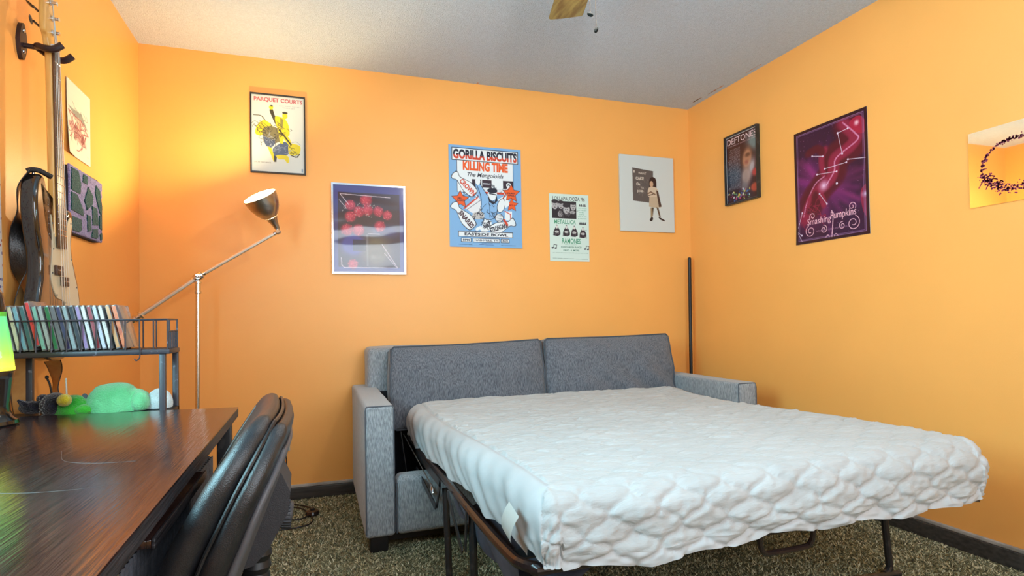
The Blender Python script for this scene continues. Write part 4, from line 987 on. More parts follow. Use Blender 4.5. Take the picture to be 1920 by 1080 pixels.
# ------------------------------------------------------------------ office chair
def chair():
    t = thing('office_chair', (-.42, 1.09, 0), 'black leather office chair with padded two layer backrest pushed up to the desk', 'chair')
    cz = np.array([.40, .48, .56, .655, .72, .77, .81, .836]); cx = np.array([-.236, -.208, -.175, -.138, -.107, -.083, -.065, -.054])
    yc = 1.09
    s0 = np.concatenate([[0], np.cumsum(np.hypot(np.diff(cx), np.diff(cz)))]); stot = s0[-1]
    def bend(P, lo, hi, yw):
        """P: (lateral, along, out) -> world; 'out' positive towards the front (-X)"""
        s_ = np.clip(P[:, 1], -.05, stot+.05)
        x = np.interp(s_, s0, cx); z = np.interp(s_, s0, cz)
        d = 2e-2; tx = np.interp(np.minimum(s_+d, stot), s0, cx)-np.interp(np.maximum(s_-d, 0), s0, cx); tz = np.interp(np.minimum(s_+d, stot), s0, cz)-np.interp(np.maximum(s_-d, 0), s0, cz)
        l = np.hypot(tx, tz); tx, tz = tx/l, tz/l
        over = np.maximum(s_-stot, 0)
        o_ = P[:, 2]*(1-.40*np.clip((s_/stot-.5)/.5, 0, 1)**1.4) + .016*(P[:, 0]/.23)**2
        return np.stack([x+tx*over-tz*o_, yc+P[:, 0], z+tz*over+tx*o_], 1)
    def pad(width, sa, sb, t0, t1, r, bulge, rc):
        hl = width/2; mid = (sa+sb)/2; hs = (sb-sa)/2; ht = (t1-t0)/2
        def fn(V, h):
            V = V.copy(); v = V[:, 1]/hs
            k_ = np.clip((np.abs(V[:, 1])-(hs-rc))/rc, 0, 1)
            V[:, 0] *= 1-.30*k_**2.4
            u = V[:, 0]/hl
            V[:, 2] *= 1+bulge*np.clip(1-u**2, 0, 1)*np.clip(1-v**4, 0, 1)
            V[:, 2] += .0012*sines(V, (30, 30, 3), 9)
            return bend(V+np.array((0, mid, (t0+t1)/2)), 0, 1, 1)
        mb = MB(); mb._rbox(np.zeros(3), np.array((hl, hs, ht)), r, [4, 4, 4], fn, [20, 24, 2]); return mb
    fp = obj('front_cushion', pad(.455, .0, stot-.012, .001, .050, .024, .12, .12), M_leather, t, 70)
    bp_ = obj('rear_cushion', pad(.462, .0, stot-.015, -.036, .001, .016, .0, .12), M_leather, t, 70)
    obj('back_shell', pad(.44, .02, stot-.05, -.047, -.035, .006, 0, .12), M_plasticg, t, 60)
    def edge(width, sa, sb, out, rc, k=40):
        hl = width/2; q = []
        hs = (sb-sa)/2; mid = (sa+sb)/2
        for (u, v) in [(-1, a) for a in np.linspace(-.9, .86, k)]+[(a, 1) for a in np.linspace(-.98, .98, k)]+[(1, a) for a in np.linspace(.86, -.9, k)]:
            k_ = max(0, (abs(v*hs)-(hs-rc))/rc); q.append((u*hl*(1-.30*k_**2.4), mid+v*hs, out))
        return [tuple(p) for p in bend(np.array(q), 0, 1, 1)]
    obj('piping', MB().tube(edge(.452, 0, stot-.016, .0015, .12), .003, 6), M_leather, t)
    for sg in (-1, 1): obj('stitching', MB().tube([tuple(p) for p in bend(np.array([(sg*(.165+.02*math.sin(a*3)), a*stot*.85+.02, .0515) for a in np.linspace(0, 1, 40)]), 0, 1, 1)], .0008, 5), M_thread, fp)
    obj('seat', MB().rbd((-.66, .86, .405), (-.215, 1.32, .50), .04, 4, [10, 10, 2], lambda V, h: V+np.stack([0*V[:, 0], 0*V[:, 0], .012*np.clip(1-(V[:, 0]/h[0])**2, 0, 1)*np.clip(1-(V[:, 1]/h[1])**2, 0, 1)], 1)), M_leather, t, 70)
    obj('seat_pan', MB().rb((-.62, .89, .375), (-.25, 1.29, .408), .012, 2), M_plastic, t)
    obj('back_bracket', MB().prism([(-.17, .56), (-.105, .575), (-.082, .60), (-.052, .655), (-.048, .69), (-.062, .722), (-.09, .735), (-.16, .70)], .12, (0, 1.15, 0), (1, 0, 0), (0, 0, 1)), M_plastic, t, 0)
    mb = MB(); prof = []
    mb.lathe([(.012, 0), (.021, .002), (.0235, .006), (.0235, .018), (.021, .022), (.001, .022)], (-.068, 1.09, .636), (1, 0, -.15), 24)
    for q in range(24):
        a = 2*PI*q/24; mb.tube([(-.064, 1.09+.0236*math.cos(a), .636+.0236*math.sin(a)), (-.049, 1.09+.0236*math.cos(a), .634+.0236*math.sin(a))], .0017, 5)
    obj('height_knob', mb, M_plastic, t)
    mb = MB(); mb.lathe([(.021+.0035*(q % 2), q*.0105) for q in range(22)], (-.118, 1.09, .375), (.07, 0, 1), 20)
    obj('bellows', mb, M_black, t, 20)
    obj('support_bar', MB().tube(spl([(-.11, 1.09, .58), (-.125, 1.09, .40), (-.15, 1.09, .365), (-.25, 1.09, .36), (-.42, 1.09, .362)], 6), .014, 8), M_blackm, t)
    t.rotation_euler = (0, 0, math.radians(1.5))
    obj('gas_lift', MB().lathe([(.025, 0), (.025, .16), (.016, .165), (.016, .30)], (-.42, 1.09, .075), n=20), M_blackm, t)
    for q in range(5):
        a = 2*PI*q/5+.5; dx, dy = math.cos(a), math.sin(a)
        lg = obj('base_leg', MB().tube([(-.42+.02*dx, 1.09+.02*dy, .11), (-.42+.15*dx, 1.09+.15*dy, .10), (-.42+.27*dx, 1.09+.27*dy, .078)], .018, 8, radii=[.024, .02, .013]), M_plastic, t)
        mb = MB()
        for o_ in (-.014, .008): mb.lathe([(.008, 0), (.024, .001), (.026, .004), (.024, .0075), (.008, .008)], (-.42+.275*dx-dy*o_, 1.09+.275*dy+dx*o_, .0265), (-dy, dx, 0), 16)
        mb.tube([(-.42+.272*dx, 1.09+.272*dy, .078), (-.42+.275*dx, 1.09+.275*dy, .03)], .006, 6)
        obj('caster', mb, M_black, lg)
chair()

# ------------------------------------------------------------------ wire shelf behind the desk
SX0, SX1, SY0, SY1, SZ = -.826, -.402, 1.868, 1.992, .908
def shelf():
    t = thing('metal_shelf', ((SX0+SX1)/2, (SY0+SY1)/2, 0), 'narrow worn black metal shelf with wire gallery standing behind the desk', 'shelf')
    w = .0155
    for (x, y) in ((SX0+.002, SY0), (SX1-w-.012, SY0), (-.784, SY1-w), (SX1-w-.002, SY1-w)):
        obj('leg', MB().rb((x, y, 0), (x+w, y+w, SZ-.016), .0015, 1), M_shelf, t)
    obj('top_tray', MB().rb((SX0, SY0-.004, SZ-.016), (SX1, SY1, SZ-.002), .0025, 1), M_shelf, t)
    obj('tray_mat', MB().box((SX0+.005, SY0+.005, SZ-.002), (SX1-.005, SY1-.005, SZ)), M_black, t, 0)
    obj('lower_tray', MB().rb((SX0+.004, SY0+.002, .716), (SX1-.002, SY1, .73), .002, 1), M_black, t)
    r = .0021; zt = .991; x0, x1, y0, y1 = SX0+.004, SX1-.006, SY0, SY1-.004
    obj('gallery_rail', MB().tube([(x0, y0, zt), (x1, y0, zt), (x1, y1, zt), (x0, y1, zt)], .0026, 6, closed=True), M_shelf, t)
    n = 13
    for q in range(n):
        x = x0+(x1-x0)*q/(n-1)
        obj('wire', MB().tube([(x, y0, SZ-.003), (x, y0, zt)], r, 6), M_shelf, t)
    for q in range(n-1):
        x = x0+(x1-x0)*(q+.4)/(n-1)
        obj('wire', MB().tube([(x, y1, SZ-.003), (x, y1, zt)], r, 6), M_shelf, t)
    for q in range(1, 6):
        y = y0+(y1-y0)*q/6
        obj('wire', MB().tube([(x1, y, SZ-.003), (x1, y, zt-.034)], r, 6), M_shelf, t)
        obj('wire', MB().tube([(x0, y, SZ-.003), (x0, y, zt)], r, 6), M_shelf, t)
    obj('end_rail', MB().tube([(x1, y0+.012, zt), (x1, y0+.012, zt-.034), (x1, y1-.004, zt-.034), (x1, y1-.004, zt)], r, 6), M_shelf, t)
    obj('corner_wire', MB().tube([(x1, y1, SZ-.003), (x1, y1, zt)], .0026, 6), M_shelf, t)
    hx = SX1-.072
    tag(obj('small_hook', MB().tube(spl([(hx, SY0-.006, SZ+.006), (hx, SY0-.008, SZ-.012), (hx-.001, SY0-.009, SZ-.024), (hx-.008, SY0-.011, SZ-.032), (hx-.013, SY0-.011, SZ-.026)], 6), .0017, 6), M_shelf), 'tiny wire hook clipped on the front edge of the black metal shelf', 'hook')
shelf()

# compact discs: 17 spines leaning left in the shelf
CD = [((150,150,170),'pale lilac grey'),((196,204,176),'cream green'),((120,176,196),'light blue'),((60,110,116),'dark teal'),((214,70,74),'bright red'),((130,196,186),'mint'),((168,190,196),'silver blue'),((48,128,84),'green'),
      ((110,116,124),'slate grey'),((54,54,96),'dark indigo'),((140,160,166),'steel grey'),((36,40,56),'black speckled'),((150,128,176),'lavender'),((208,214,220),'white'),((150,60,74),'wine red'),((186,196,226),'icy blue'),((204,208,204),'whitish')]
M_case = mat('gap_shade_case_plastic', (.22, .24, .25), .12, c2=(.15, .16, .17), nscale=20, coat=.6)  # case grey darkened to put shade into the gaps between spines
def discs():
    proto = None; ord_ = ['leftmost', 'second from left', 'third from left', 'fourth from left', 'fifth from left', 'sixth from left', 'seventh from left', 'eighth from left', 'middle', 'tenth from left', 'eleventh from left', 'sixth from right', 'fifth from right', 'fourth from right', 'third from right', 'second from right', 'just left of the orange case']
    th, dp, hh = .0104, .108, .125
    meshes = None
    for i, (c, nm) in enumerate(CD):
        x = -.771+i*.0139
        y = SY0+.006
        tilt = math.radians(-12+random.uniform(-1.2, 1.2)*.6)
        t = bpy.data.objects.new('cd_case', None); C.objects.link(t)
        tag(t, '%s CD case, %s in the wire shelf row' % (nm, ord_[i]), 'CD case', 'CD cases in the wire shelf')
        mc = mat('spine_print', srgb(*c), .45, c2=tuple(v*.6 for v in srgb(*c)), nscale=260, contrast=(.36, .42), stretch=(1, 1, .4))
        if meshes is None:
            a = obj('case', MB().rb((-th/2, .0006, 0), (th/2, dp, hh), .0008, 1), M_case, t)
            b = obj('spine_card', MB().box((-th/2+.0014, -.0002, .004), (th/2-.0014, .0008, hh-.004)), mc, t, 0)
            meshes = (a.data, b.data)
        else:
            a = bpy.data.objects.new('case', meshes[0]); C.objects.link(a); a.parent = t
            b = bpy.data.objects.new('spine_card', meshes[1]); C.objects.link(b); b.parent = t
            b.material_slots[0].link = 'OBJECT'; b.material_slots[0].material = mc
        if i == 0: b.material_slots[0].link = 'OBJECT'; b.material_slots[0].material = mc
        t.location = (x, y, SZ+.0022+(.012 if i == 4 else 0)); t.rotation_euler = (0, tilt, 0)
    t = bpy.data.objects.new('cd_case', None); C.objects.link(t)
    tag(t, 'orange fronted CD case angled at the right end of the wire shelf row', 'CD case', 'CD cases in the wire shelf')
    mo = mat('orange_cd_cover', srgb(206, 116, 74), .4, c2=srgb(176, 84, 54), nscale=30, contrast=(.45, .5), coat=.4)
    ml = mat('tan_cd_cover', srgb(206, 160, 112), .4, c2=srgb(178, 128, 84), nscale=30, coat=.4)
    obj('case', MB().rb((0, 0, 0), (.0104, .115, .125), .0008, 1), M_case, t)
    obj('cover_card', MB().box((.0104, .006, .003), (.0112, .112, .122)), mo, t, 0)
    obj('spine_card', MB().box((.0014, -.0004, .003), (.009, .0005, .122)), ml, t, 0)
    t.location = (-.535, SY0+.007, SZ+.0022); t.rotation_euler = (0, math.radians(-13), math.radians(0))
    t2 = bpy.data.objects.new('cd_case', None); C.objects.link(t2)
    tag(t2, 'tan CD case leaning last at the right end beside the orange one', 'CD case', 'CD cases in the wire shelf')
    obj('case', MB().rb((0, 0, 0), (.0104, .115, .125), .0008, 1), M_case, t2)
    obj('spine_card', MB().box((.0008, -.0004, .003), (.0096, .0005, .122)), mo, t2, 0)
    t2.location = (-.519, SY0+.006, SZ+.0022); t2.rotation_euler = (0, math.radians(-13), 0)
discs()

# ------------------------------------------------------------------ soft toys on the lower tier
def blob(c, rad, seed, am, n=28, flat=None, fr=(26, 26, 26), power=1.0):
    th_ = np.linspace(0, PI, n); ph = np.linspace(0, 2*PI, n*2+1)[:-1]
    V = [(0, 0, 1)]
    for a in th_[1:-1]:
        for b in ph: V.append((math.sin(a)*math.cos(b), math.sin(a)*math.sin(b), math.cos(a)))
    V.append((0, 0, -1)); V = np.array(V)
    P = V*np.array(rad)
    q1 = sines(P, fr, seed, 4); q2 = np.exp(-(np.abs(sines(P, np.array(fr)*1.1, seed+50, 2))/.16)**1.2)
    d = 1 + am*q1 - am*.9*q2; P = P*d[:, None]
    if flat is not None: P[:, 2] = np.maximum(P[:, 2], flat)
    m = len(ph); F = [(0, 1+k_, 1+(k_+1) % m) for k_ in range(m)]
    for i in range(n-3):
        for k_ in range(m): F.append((1+i*m+k_, 1+(i+1)*m+k_, 1+(i+1)*m+(k_+1) % m, 1+i*m+(k_+1) % m))
    e = len(V)-1; F += [(e, 1+(n-3)*m+(k_+1) % m, 1+(n-3)*m+k_) for k_ in range(m)]
    return MB().add(P+np.array(c), F)
def plush(name, c, c2, **kw): return mat(name, srgb(*c), .95, c2=srgb(*c2), nscale=kw.get('n', 60), bump=.6, bscale=260, sheen=.5, spec=.1)
PZ = .731
navy = plush('navy_plush', (26, 26, 44), (10, 10, 18)); green = plush('green_plush', (64, 186, 50), (30, 140, 40), n=14); mint = plush('mint_plush', (120, 214, 152), (92, 186, 122), n=12); yel = plush('yellow_pompom', (204, 186, 40), (176, 150, 20)); whp = plush('white_plush', (214, 228, 230), (200, 214, 216)); gry = plush('grey_plush', (92, 104, 112), (66, 76, 84))
t = thing('plush_toy', (-.695, 1.93, PZ), 'dark navy plush toy with pointed fin, left of the green one', 'plush toy')
obj('body', blob((-.700, 1.935, PZ+.024), (.034, .04, .035), 3, .05, flat=-.0235), navy, t)
obj('fin', blob((-.748, 1.925, PZ+.022), (.030, .014, .018), 5, .08, n=16).add(*(lambda m: (m.v[0], m.f))(MB().tube(spl([(-.745, 1.925, PZ+.02), (-.765, 1.922, PZ+.032), (-.779, 1.92, PZ+.045)], 4), .01, 8, radii=[.016, .014, .013, .012, .010, .009, .007, .005, .003]))), navy, t)
obj('ear', blob((-.726, 1.93, PZ+.044), (.015, .012, .013), 6, .12, n=14), navy, t)
obj('feeler', MB().tube([(-.708, 1.94, PZ+.05), (-.712, 1.935, PZ+.085), (-.716, 1.93, PZ+.100)], .0026, 6).lathe([(.001, -.005), (.0045, -.002), (.0045, .003), (.001, .006)], (-.7165, 1.93, PZ+.103), n=10), M_black, t)
mb = MB()
for q in range(26):
    a = q/25*2.6-.2; c_ = (-.716+.006*math.sin(q*2.3), 1.898+.002*math.cos(q), PZ+.002+.05*q/25); mb.lathe([(.0005, -.0022), (.0022, 0), (.0005, .0022)], c_, n=6)
obj('bead_trim', mb, M_thread, t)
t = thing('plush_toy', (-.65, 1.915, PZ), 'bright green plush cap with yellow pompom between navy and mint toys', 'plush toy')
obj('body', blob((-.655, 1.925, PZ+.012), (.050, .035, .043), 9, .08, n=36, flat=-.0115), green, t)
obj('brim', blob((-.622, 1.91, PZ+.010), (.030, .024, .018), 14, .06, n=18, flat=-.0095), green, t)
obj('pompom', blob((-.660, 1.884, PZ+.042), (.0175, .0175, .0175), 12, .02, n=18), yel, t)
obj('antenna', MB().tube([(-.660, 1.90, PZ+.055), (-.660, 1.895, PZ+.098)], .0021, 6).lathe([(.001, -.004), (.0034, 0), (.001, .004)], (-.660, 1.895, PZ+.098), n=8), M_white, t)
t = thing('plush_toy', (-.545, 1.93, PZ), 'large mint green wrinkled plush toy with grey ear', 'plush toy')
obj('body', (lambda m: m)(blob((-.548, 1.935, PZ+.012), (.084, .05, .068), 19, .085, n=44, flat=-.0115, fr=(34, 30, 44))), mint, t)
obj('fold', blob((-.487, 1.915, PZ+.020), (.024, .03, .034), 29, .10, n=20, flat=-.0195), mint, t)
obj('fold', blob((-.58, 1.918, PZ+.012), (.045, .03, .040), 39, .10, n=20, flat=-.0115), mint, t)
obj('ear', blob((-.628, 1.93, PZ+.034), (.010, .008, .020), 31, .05, n=14), gry, t)
t = thing('plush_toy', (-.45, 1.95, PZ), 'plain white round plush toy behind the right front shelf leg', 'plush toy')
obj('body', blob((-.447, 1.945, PZ+.012), (.036, .034, .046), 41, .02, flat=-.0115), whp, t)

# ------------------------------------------------------------------ lava lamp
def lava():
    c = (-.748, 1.70, .7402)
    t = thing('lava_lamp', c, 'glowing green and yellow lava lamp with black base on the desk', 'lamp')
    gloss = mat('gloss_black_enamel', (.006, .007, .008), .18, nscale=10, coat=.5)
    obj('base', MB().lathe([(.056, 0), (.058, .004), (.056, .012), (.046, .020), (.041, .034), (.0405, .05), (.0475, .11), (.0505, .128), (.0495, .131)], c, n=40), gloss, t)
    obj('cap', MB().lathe([(.0335, .272), (.0335, .276), (.030, .30), (.027, .318), (.022, .328), (.012, .334), (.0005, .335)], c, n=40), gloss, t)
    m = bpy.data.materials.new('glowing_liquid'); m.use_nodes = True; nt = m.node_tree; b = nt.nodes['Principled BSDF']
    b.inputs['Roughness'].default_value = .08; b.inputs['Base Color'].default_value = (.1, .3, .1, 1); b.inputs['Coat Weight'].default_value = .5
    tc = nt.nodes.new('ShaderNodeTexCoord'); sp = nt.nodes.new('ShaderNodeSeparateXYZ'); nt.links.new(tc.outputs['Generated'], sp.inputs[0])
    r = nt.nodes.new('ShaderNodeValToRGB'); nt.links.new(sp.outputs['Z'], r.inputs[0])
    E_ = r.color_ramp.elements
    E_[0].position = 0; E_[0].color = srgb(255, 246, 90)+(1,); E_[1].position = 1; E_[1].color = srgb(70, 214, 150)+(1,)
    for p_, cc in ((.10, (236, 244, 70)), (.3, (178, 236, 66)), (.6, (120, 232, 120))):
        e = E_.new(p_); e.color = srgb(*cc)+(1,)
    nt.links.new(r.outputs[0], b.inputs['Emission Color']); b.inputs['Emission Strength'].default_value = 1.0
    obj('globe', MB().lathe([(.0490, .1315), (.0498, .14), (.0475, .165), (.0405, .215), (.0345, .256), (.0325, .2715)], c, n=40), m, t)
    wax = mat('yellow_wax', srgb(236, 226, 60), .3, emit=1.3, ecol=srgb(255, 240, 70), nscale=20)
    obj('wax', MB().lathe([(.0485, .1310), (.0503, .1330), (.0503, .1385), (.0494, .1400)], c, n=40), wax, t)
    obj('collar', MB().lathe([(.0342, .262), (.0342, .272), (.0325, .274)], c, n=40), mat('green_collar', srgb(96, 190, 60), .3, nscale=9, emit=.25), t)
lava()

# ------------------------------------------------------------------ bass guitar, strap and hanger on the left wall
def bass():
    X0, Y0, Z0 = -.787, 2.160, 1.856
    def W(u, v, n): return (X0+n+v*.018, Y0+u+v*.018, Z0-v)
    t = thing('bass_guitar', W(0, .98, 0), 'sunburst bass guitar with white pickguard hanging on the left wall', 'guitar')
    ex = np.array(W(1, 0, 0))-np.array(W(0, 0, 0)); ey = np.array(W(0, 1, 0))-np.array(W(0, 0, 0))
    def plate(name, poly, n0, n1, m, par=t, sm=30, rnd=0.0):
        # outline in (u, v); n0..n1 thickness towards the room, optional rounded rims
        P = np.array(poly); c = P.mean(0); mb = MB()
        if rnd:
            rings = []
            nn = len(P); nxt = np.roll(P, -1, 0)-np.roll(P, 1, 0); nor = np.stack([nxt[:, 1], -nxt[:, 0]], 1); nor /= np.linalg.norm(nor, axis=1, keepdims=True)
            if ((P-c)*nor).sum() < 0: nor = -nor
            for a in np.linspace(0, PI/2, 5): rings.append((P-nor*rnd*(1-math.sin(a)), n0+rnd*(1-math.cos(a))))
            for a in np.linspace(PI/2, 0, 5): rings.append((P-nor*rnd*(1-math.sin(a)), n1-rnd*(1-math.cos(a))))
            V = [W(q[0], q[1], n) for (R_, n) in rings for q in R_]; F = []
            for i in range(len(rings)-1):
                for k_ in range(nn): F.append((i*nn+k_, i*nn+(k_+1) % nn, (i+1)*nn+(k_+1) % nn, (i+1)*nn+k_))
            F.append(tuple(range(nn))[::-1]); F.append(tuple((len(rings)-1)*nn+k_ for k_ in range(nn))); mb.add(V, F)
        else:
            n = len(P); V = [W(q[0], q[1], n0) for q in P]+[W(q[0], q[1], n1) for q in P]
            mb.add(V, [tuple(range(n))[::-1], tuple(range(n, 2*n))]+[(i, (i+1) % n, n+(i+1) % n, n+i) for i in range(n)])
        return obj(name, mb, m, par, sm)
    out = [(-.085,.425),(-.112,.428),(-.134,.465),(-.142,.53),(-.132,.60),(-.115,.665),(-.118,.73),(-.143,.80),(-.160,.87),(-.148,.935),(-.10,.975),(-.03,.988),(.05,.978),(.12,.945),(.158,.885),(.166,.80),(.148,.73),(.118,.665),(.106,.61),(.12,.56),(.124,.515),(.104,.495),(.078,.51),(.055,.552),(.036,.58),(-.034,.58),(-.050,.552),(-.062,.50),(-.07,.45)]
    # sunburst: colour runs from the rim (black) to the middle (amber brown)
    sb = bpy.data.materials.new('sunburst_lacquer'); sb.use_nodes = True; nt = sb.node_tree; b = nt.nodes['Principled BSDF']
    b.inputs['Roughness'].default_value = .12; b.inputs['Coat Weight'].default_value = 1.0; b.inputs['Coat Roughness'].default_value = .04
    at = nt.nodes.new('ShaderNodeAttribute'); at.attribute_name = 'burst'; nt.links.new(at.outputs['Color'], b.inputs['Base Color'])
    o = plate('body', spl(out, 5, True), -.042, 0, sb, rnd=.009)
    me = o.data; org = np.array(origin(t))
    # add a finely cut face so the burst has points to run over
    me.color_attributes.new('burst', 'FLOAT_COLOR', 'POINT')
    ol = np.array(spl(out, 5, True))
    for i, v in enumerate(me.vertices):
        w = np.array(v.co)+org; n_ = w[0]-X0-(Z0-w[2])*.018
        me.color_attributes['burst'].data[i].color = (.008, .006, .006, 1)
    # face plate of the burst, slightly inside the rim
    mb = MB(); c = np.array((0.0, .74)); V = []; cols = []; F = []
    rings = [1.0, .93, .86, .78, .66, .5, .3, .1]; n = len(ol)
    nxt = np.roll(ol, -1, 0)-np.roll(ol, 1, 0); nor = np.stack([nxt[:, 1], -nxt[:, 0]], 1); nor /= np.linalg.norm(nor, axis=1, keepdims=True)
    if ((ol-c)*nor).sum() < 0: nor = -nor
    base = ol-nor*.0095
    steps = [0, .008, .018, .028]
    for q, d_ in enumerate(steps):
        for p_ in base-nor*d_: V.append(W(p_[0], p_[1], .0004)); cols.append([(.010,.006,.006),(.05,.018,.009),(.13,.05,.02),(.2,.085,.03)][q])
    for q in range(3):
        for k_ in range(n): F.append((q*n+k_, q*n+(k_+1) % n, (q+1)*n+(k_+1) % n, (q+1)*n+k_))
    F.append(tuple(3*n+k_ for k_ in range(n)))
    mb.add(V, F); o2 = obj('body_face', mb, sb, t, 60)
    ca = o2.data.color_attributes.new('burst', 'FLOAT_COLOR', 'POINT')
    for i, cc in enumerate(cols): ca.data[i].color = cc+(1,)
    maple = mat('amber_maple', srgb(224, 180, 102), .3, c2=srgb(204, 152, 76), nscale=6, stretch=(14, 14, 1), coat=.5)
    board = mat('rosewood_board', srgb(112, 76, 44), .35, c2=srgb(66, 42, 28), nscale=9, stretch=(18, 18, 1))
    plate('neck', [(-.020,-.002),(-.031,.60),(.031,.60),(.020,-.002)], -.014, .006, maple, rnd=.006)
    hs = spl([(-.021,0),(-.030,-.025),(-.046,-.05),(-.044,-.12),(-.040,-.19),(-.026,-.222),(.004,-.226),(.026,-.205),(.020,-.17),(.030,-.12),(.034,-.06),(.024,-.02),(.021,0)], 5)
    plate('headstock', hs, -.016, .0, maple, rnd=.003)
    fb = plate('fretboard', [(-.0195,0),(-.0305,.625),(-.027,.634),(.027,.634),(.0305,.625),(.0195,0)], .006, .0125, board, rnd=.002)
    for q in range(1, 21):
        v = .864*(1-2**(-q/12)); hw = .0195+.011*v/.625; obj('fret', MB().tube([W(-hw, v, .0128), W(hw, v, .0128)], .0011, 5), M_chrome, fb)
    mb = MB()
    for q in (3, 5, 7, 9, 12, 15, 17):
        v = .864*(1-(2**(-q/12)+2**(-(q-1)/12))/2); mb.lathe([(.0028, 0), (.0028, .0006), (.0001, .0007)], W(0, v, .0124), (1, 0, 0), 10)
    obj('position_dots', mb, M_white, fb)
    plate('nut', [(-.021,-.004),(-.021,.001),(.021,.001),(.021,-.004)], .004, .014, M_off)
    cream = mat('cream_pickguard', srgb(226, 218, 190), .35, c2=srgb(214, 204, 174), nscale=3, coat=.3)
    pg = [(-.052,.535),(-.046,.60),(-.052,.66),(-.062,.715),(-.056,.755),(-.028,.79),(.02,.80),(.05,.845),(.085,.905),(.125,.895),(.146,.84),(.138,.765),(.108,.70),(.088,.64),(.088,.585),(.104,.545),(.096,.52),(.076,.535),(.056,.572),(.036,.592),(-.032,.592),(-.044,.57)]
    gp = plate('pickguard', spl(pg, 4, True), .0005, .003, cream)
    mb = MB()
    for (u, v) in ((-.045,.56),(-.044,.64),(-.056,.715),(-.03,.782),(.03,.805),(.09,.9),(.138,.84),(.125,.75),(.092,.66),(.094,.54)): mb.lathe([(.0028, 0), (.0026, .0012), (.0003, .0015)], W(u, v, .003), (1, 0, 0), 8)
    obj('screws', mb, M_pipe, gp)
    for (u0, u1, v0) in ((-.045, .002, .690), (-.002, .045, .722)):
        pk = plate('pickup', [(u0, v0), (u0, v0+.030), (u1, v0+.030), (u1, v0)], .003, .012, mat('brown_black_pickup', srgb(74, 44, 30), .4, nscale=20), rnd=.003)
        mb = MB()
        for q in range(4): mb.lathe([(.003, 0), (.003, .001), (.0002, .0012)], W(u0+.008+q*.0105, v0+.015, .012), (1, 0, 0), 8)
        obj('pole_pieces', mb, M_chrome, pk)
    plate('bridge', [(-.04,.845),(-.04,.895),(.04,.895),(.04,.845)], .0005, .009, M_chrome, rnd=.002)
    for q in range(2):
        kx = obj('control_knob', MB().lathe([(.010, 0), (.010, .013), (.008, .015), (.0003, .0152)], W(.088+.022*q, .85+.035*q, .003), (1, 0, 0), 16), M_chrome, t)
    sm_ = mat('string_steel', (.6, .58, .52), .35, .9, nscale=40)
    for q in range(4):
        un = -.0155+q*.0103; ub = -.0285+q*.019; r = .0014-.0002*q
        obj('string', MB().tube([W(.0 + (.006 if q > 1 else -.004), -.05-.045*(3-q), .006), W(un, -.004, .0142), W(ub, .862, .0165), W(ub, .89, .009)], r, 5), sm_, t)
        v = -.05-.045*(3-q); uh = .0+(.006 if q > 1 else -.004)
        pg_ = obj('tuning_peg', MB().lathe([(.010, 0), (.010, .003), (.006, .005), (.0055, .017), (.007, .019), (.0003, .0195)], W(uh, v, 0), (1, 0, 0), 14), M_chrome, t)
        kb = MB().tube([W(-.034, v, -.020), W(-.066, v, -.022)], .0035, 6)
        kb.lathe([(.0008, -.0025), (.011, -.0022), (.0145, 0), (.011, .0022), (.0008, .0025)], W(-.082, v+.004, -.022), (.55+.25*(q % 2), .1, .6-.5*(q % 2)), 16)
        obj('tuner_key', kb, M_blackm, pg_)
    obj('strap_button', MB().lathe([(.004, 0), (.004, .006), (.007, .008), (.007, .011)], W(-.10, .424, -.021), (0, 0, 1), 12), M_chrome, t)
bass()
def hanger():
    t = thing('guitar_hanger', (XL, 2.150, 1.85), 'black padded yoke guitar hanger screwed to the left wall', 'hanger')
    hb = mat('brown_black_hanger', (.03, .012, .016), .4, c2=(.012, .008, .012), nscale=20)
    n = 28; pts = [(2.150+.024*math.cos(2*PI*q/n)*(1-.25*abs(math.sin(2*PI*q/n))), 1.862+.058*math.sin(2*PI*q/n)) for q in range(n)]
    obj('wall_plate', MB().prism(pts, .012, (XL, 0, 0), (0,1,0), (0,0,1)), hb, t, 0)
    for z in (1.895, 1.83): obj('screw', MB().lathe([(.006, 0), (.005, .003), (.0005, .004)], (XL+.012, 2.150, z), (1, 0, 0), 10), M_chrome, t)
    obj('post', MB().tube([(XL+.01, 2.150, 1.850), (XL+.045, 2.153, 1.850)], .008, 10), hb, t)
    for s_ in (-1, 1):
        yc = 2.163
        pts = spl([(XL+.040, yc+s_*.004, 1.850), (XL+.052, yc+s_*.028, 1.848), (XL+.075, yc+s_*.040, 1.838), (XL+.100, yc+s_*.041, 1.838), (XL+.122, yc+s_*.040, 1.854)], 6)
        obj('yoke_arm', MB().tube(pts, .0095, 10, radii=[.006+.0045*min(1, q/8) for q in range(len(pts))]), hb, t)
hanger()
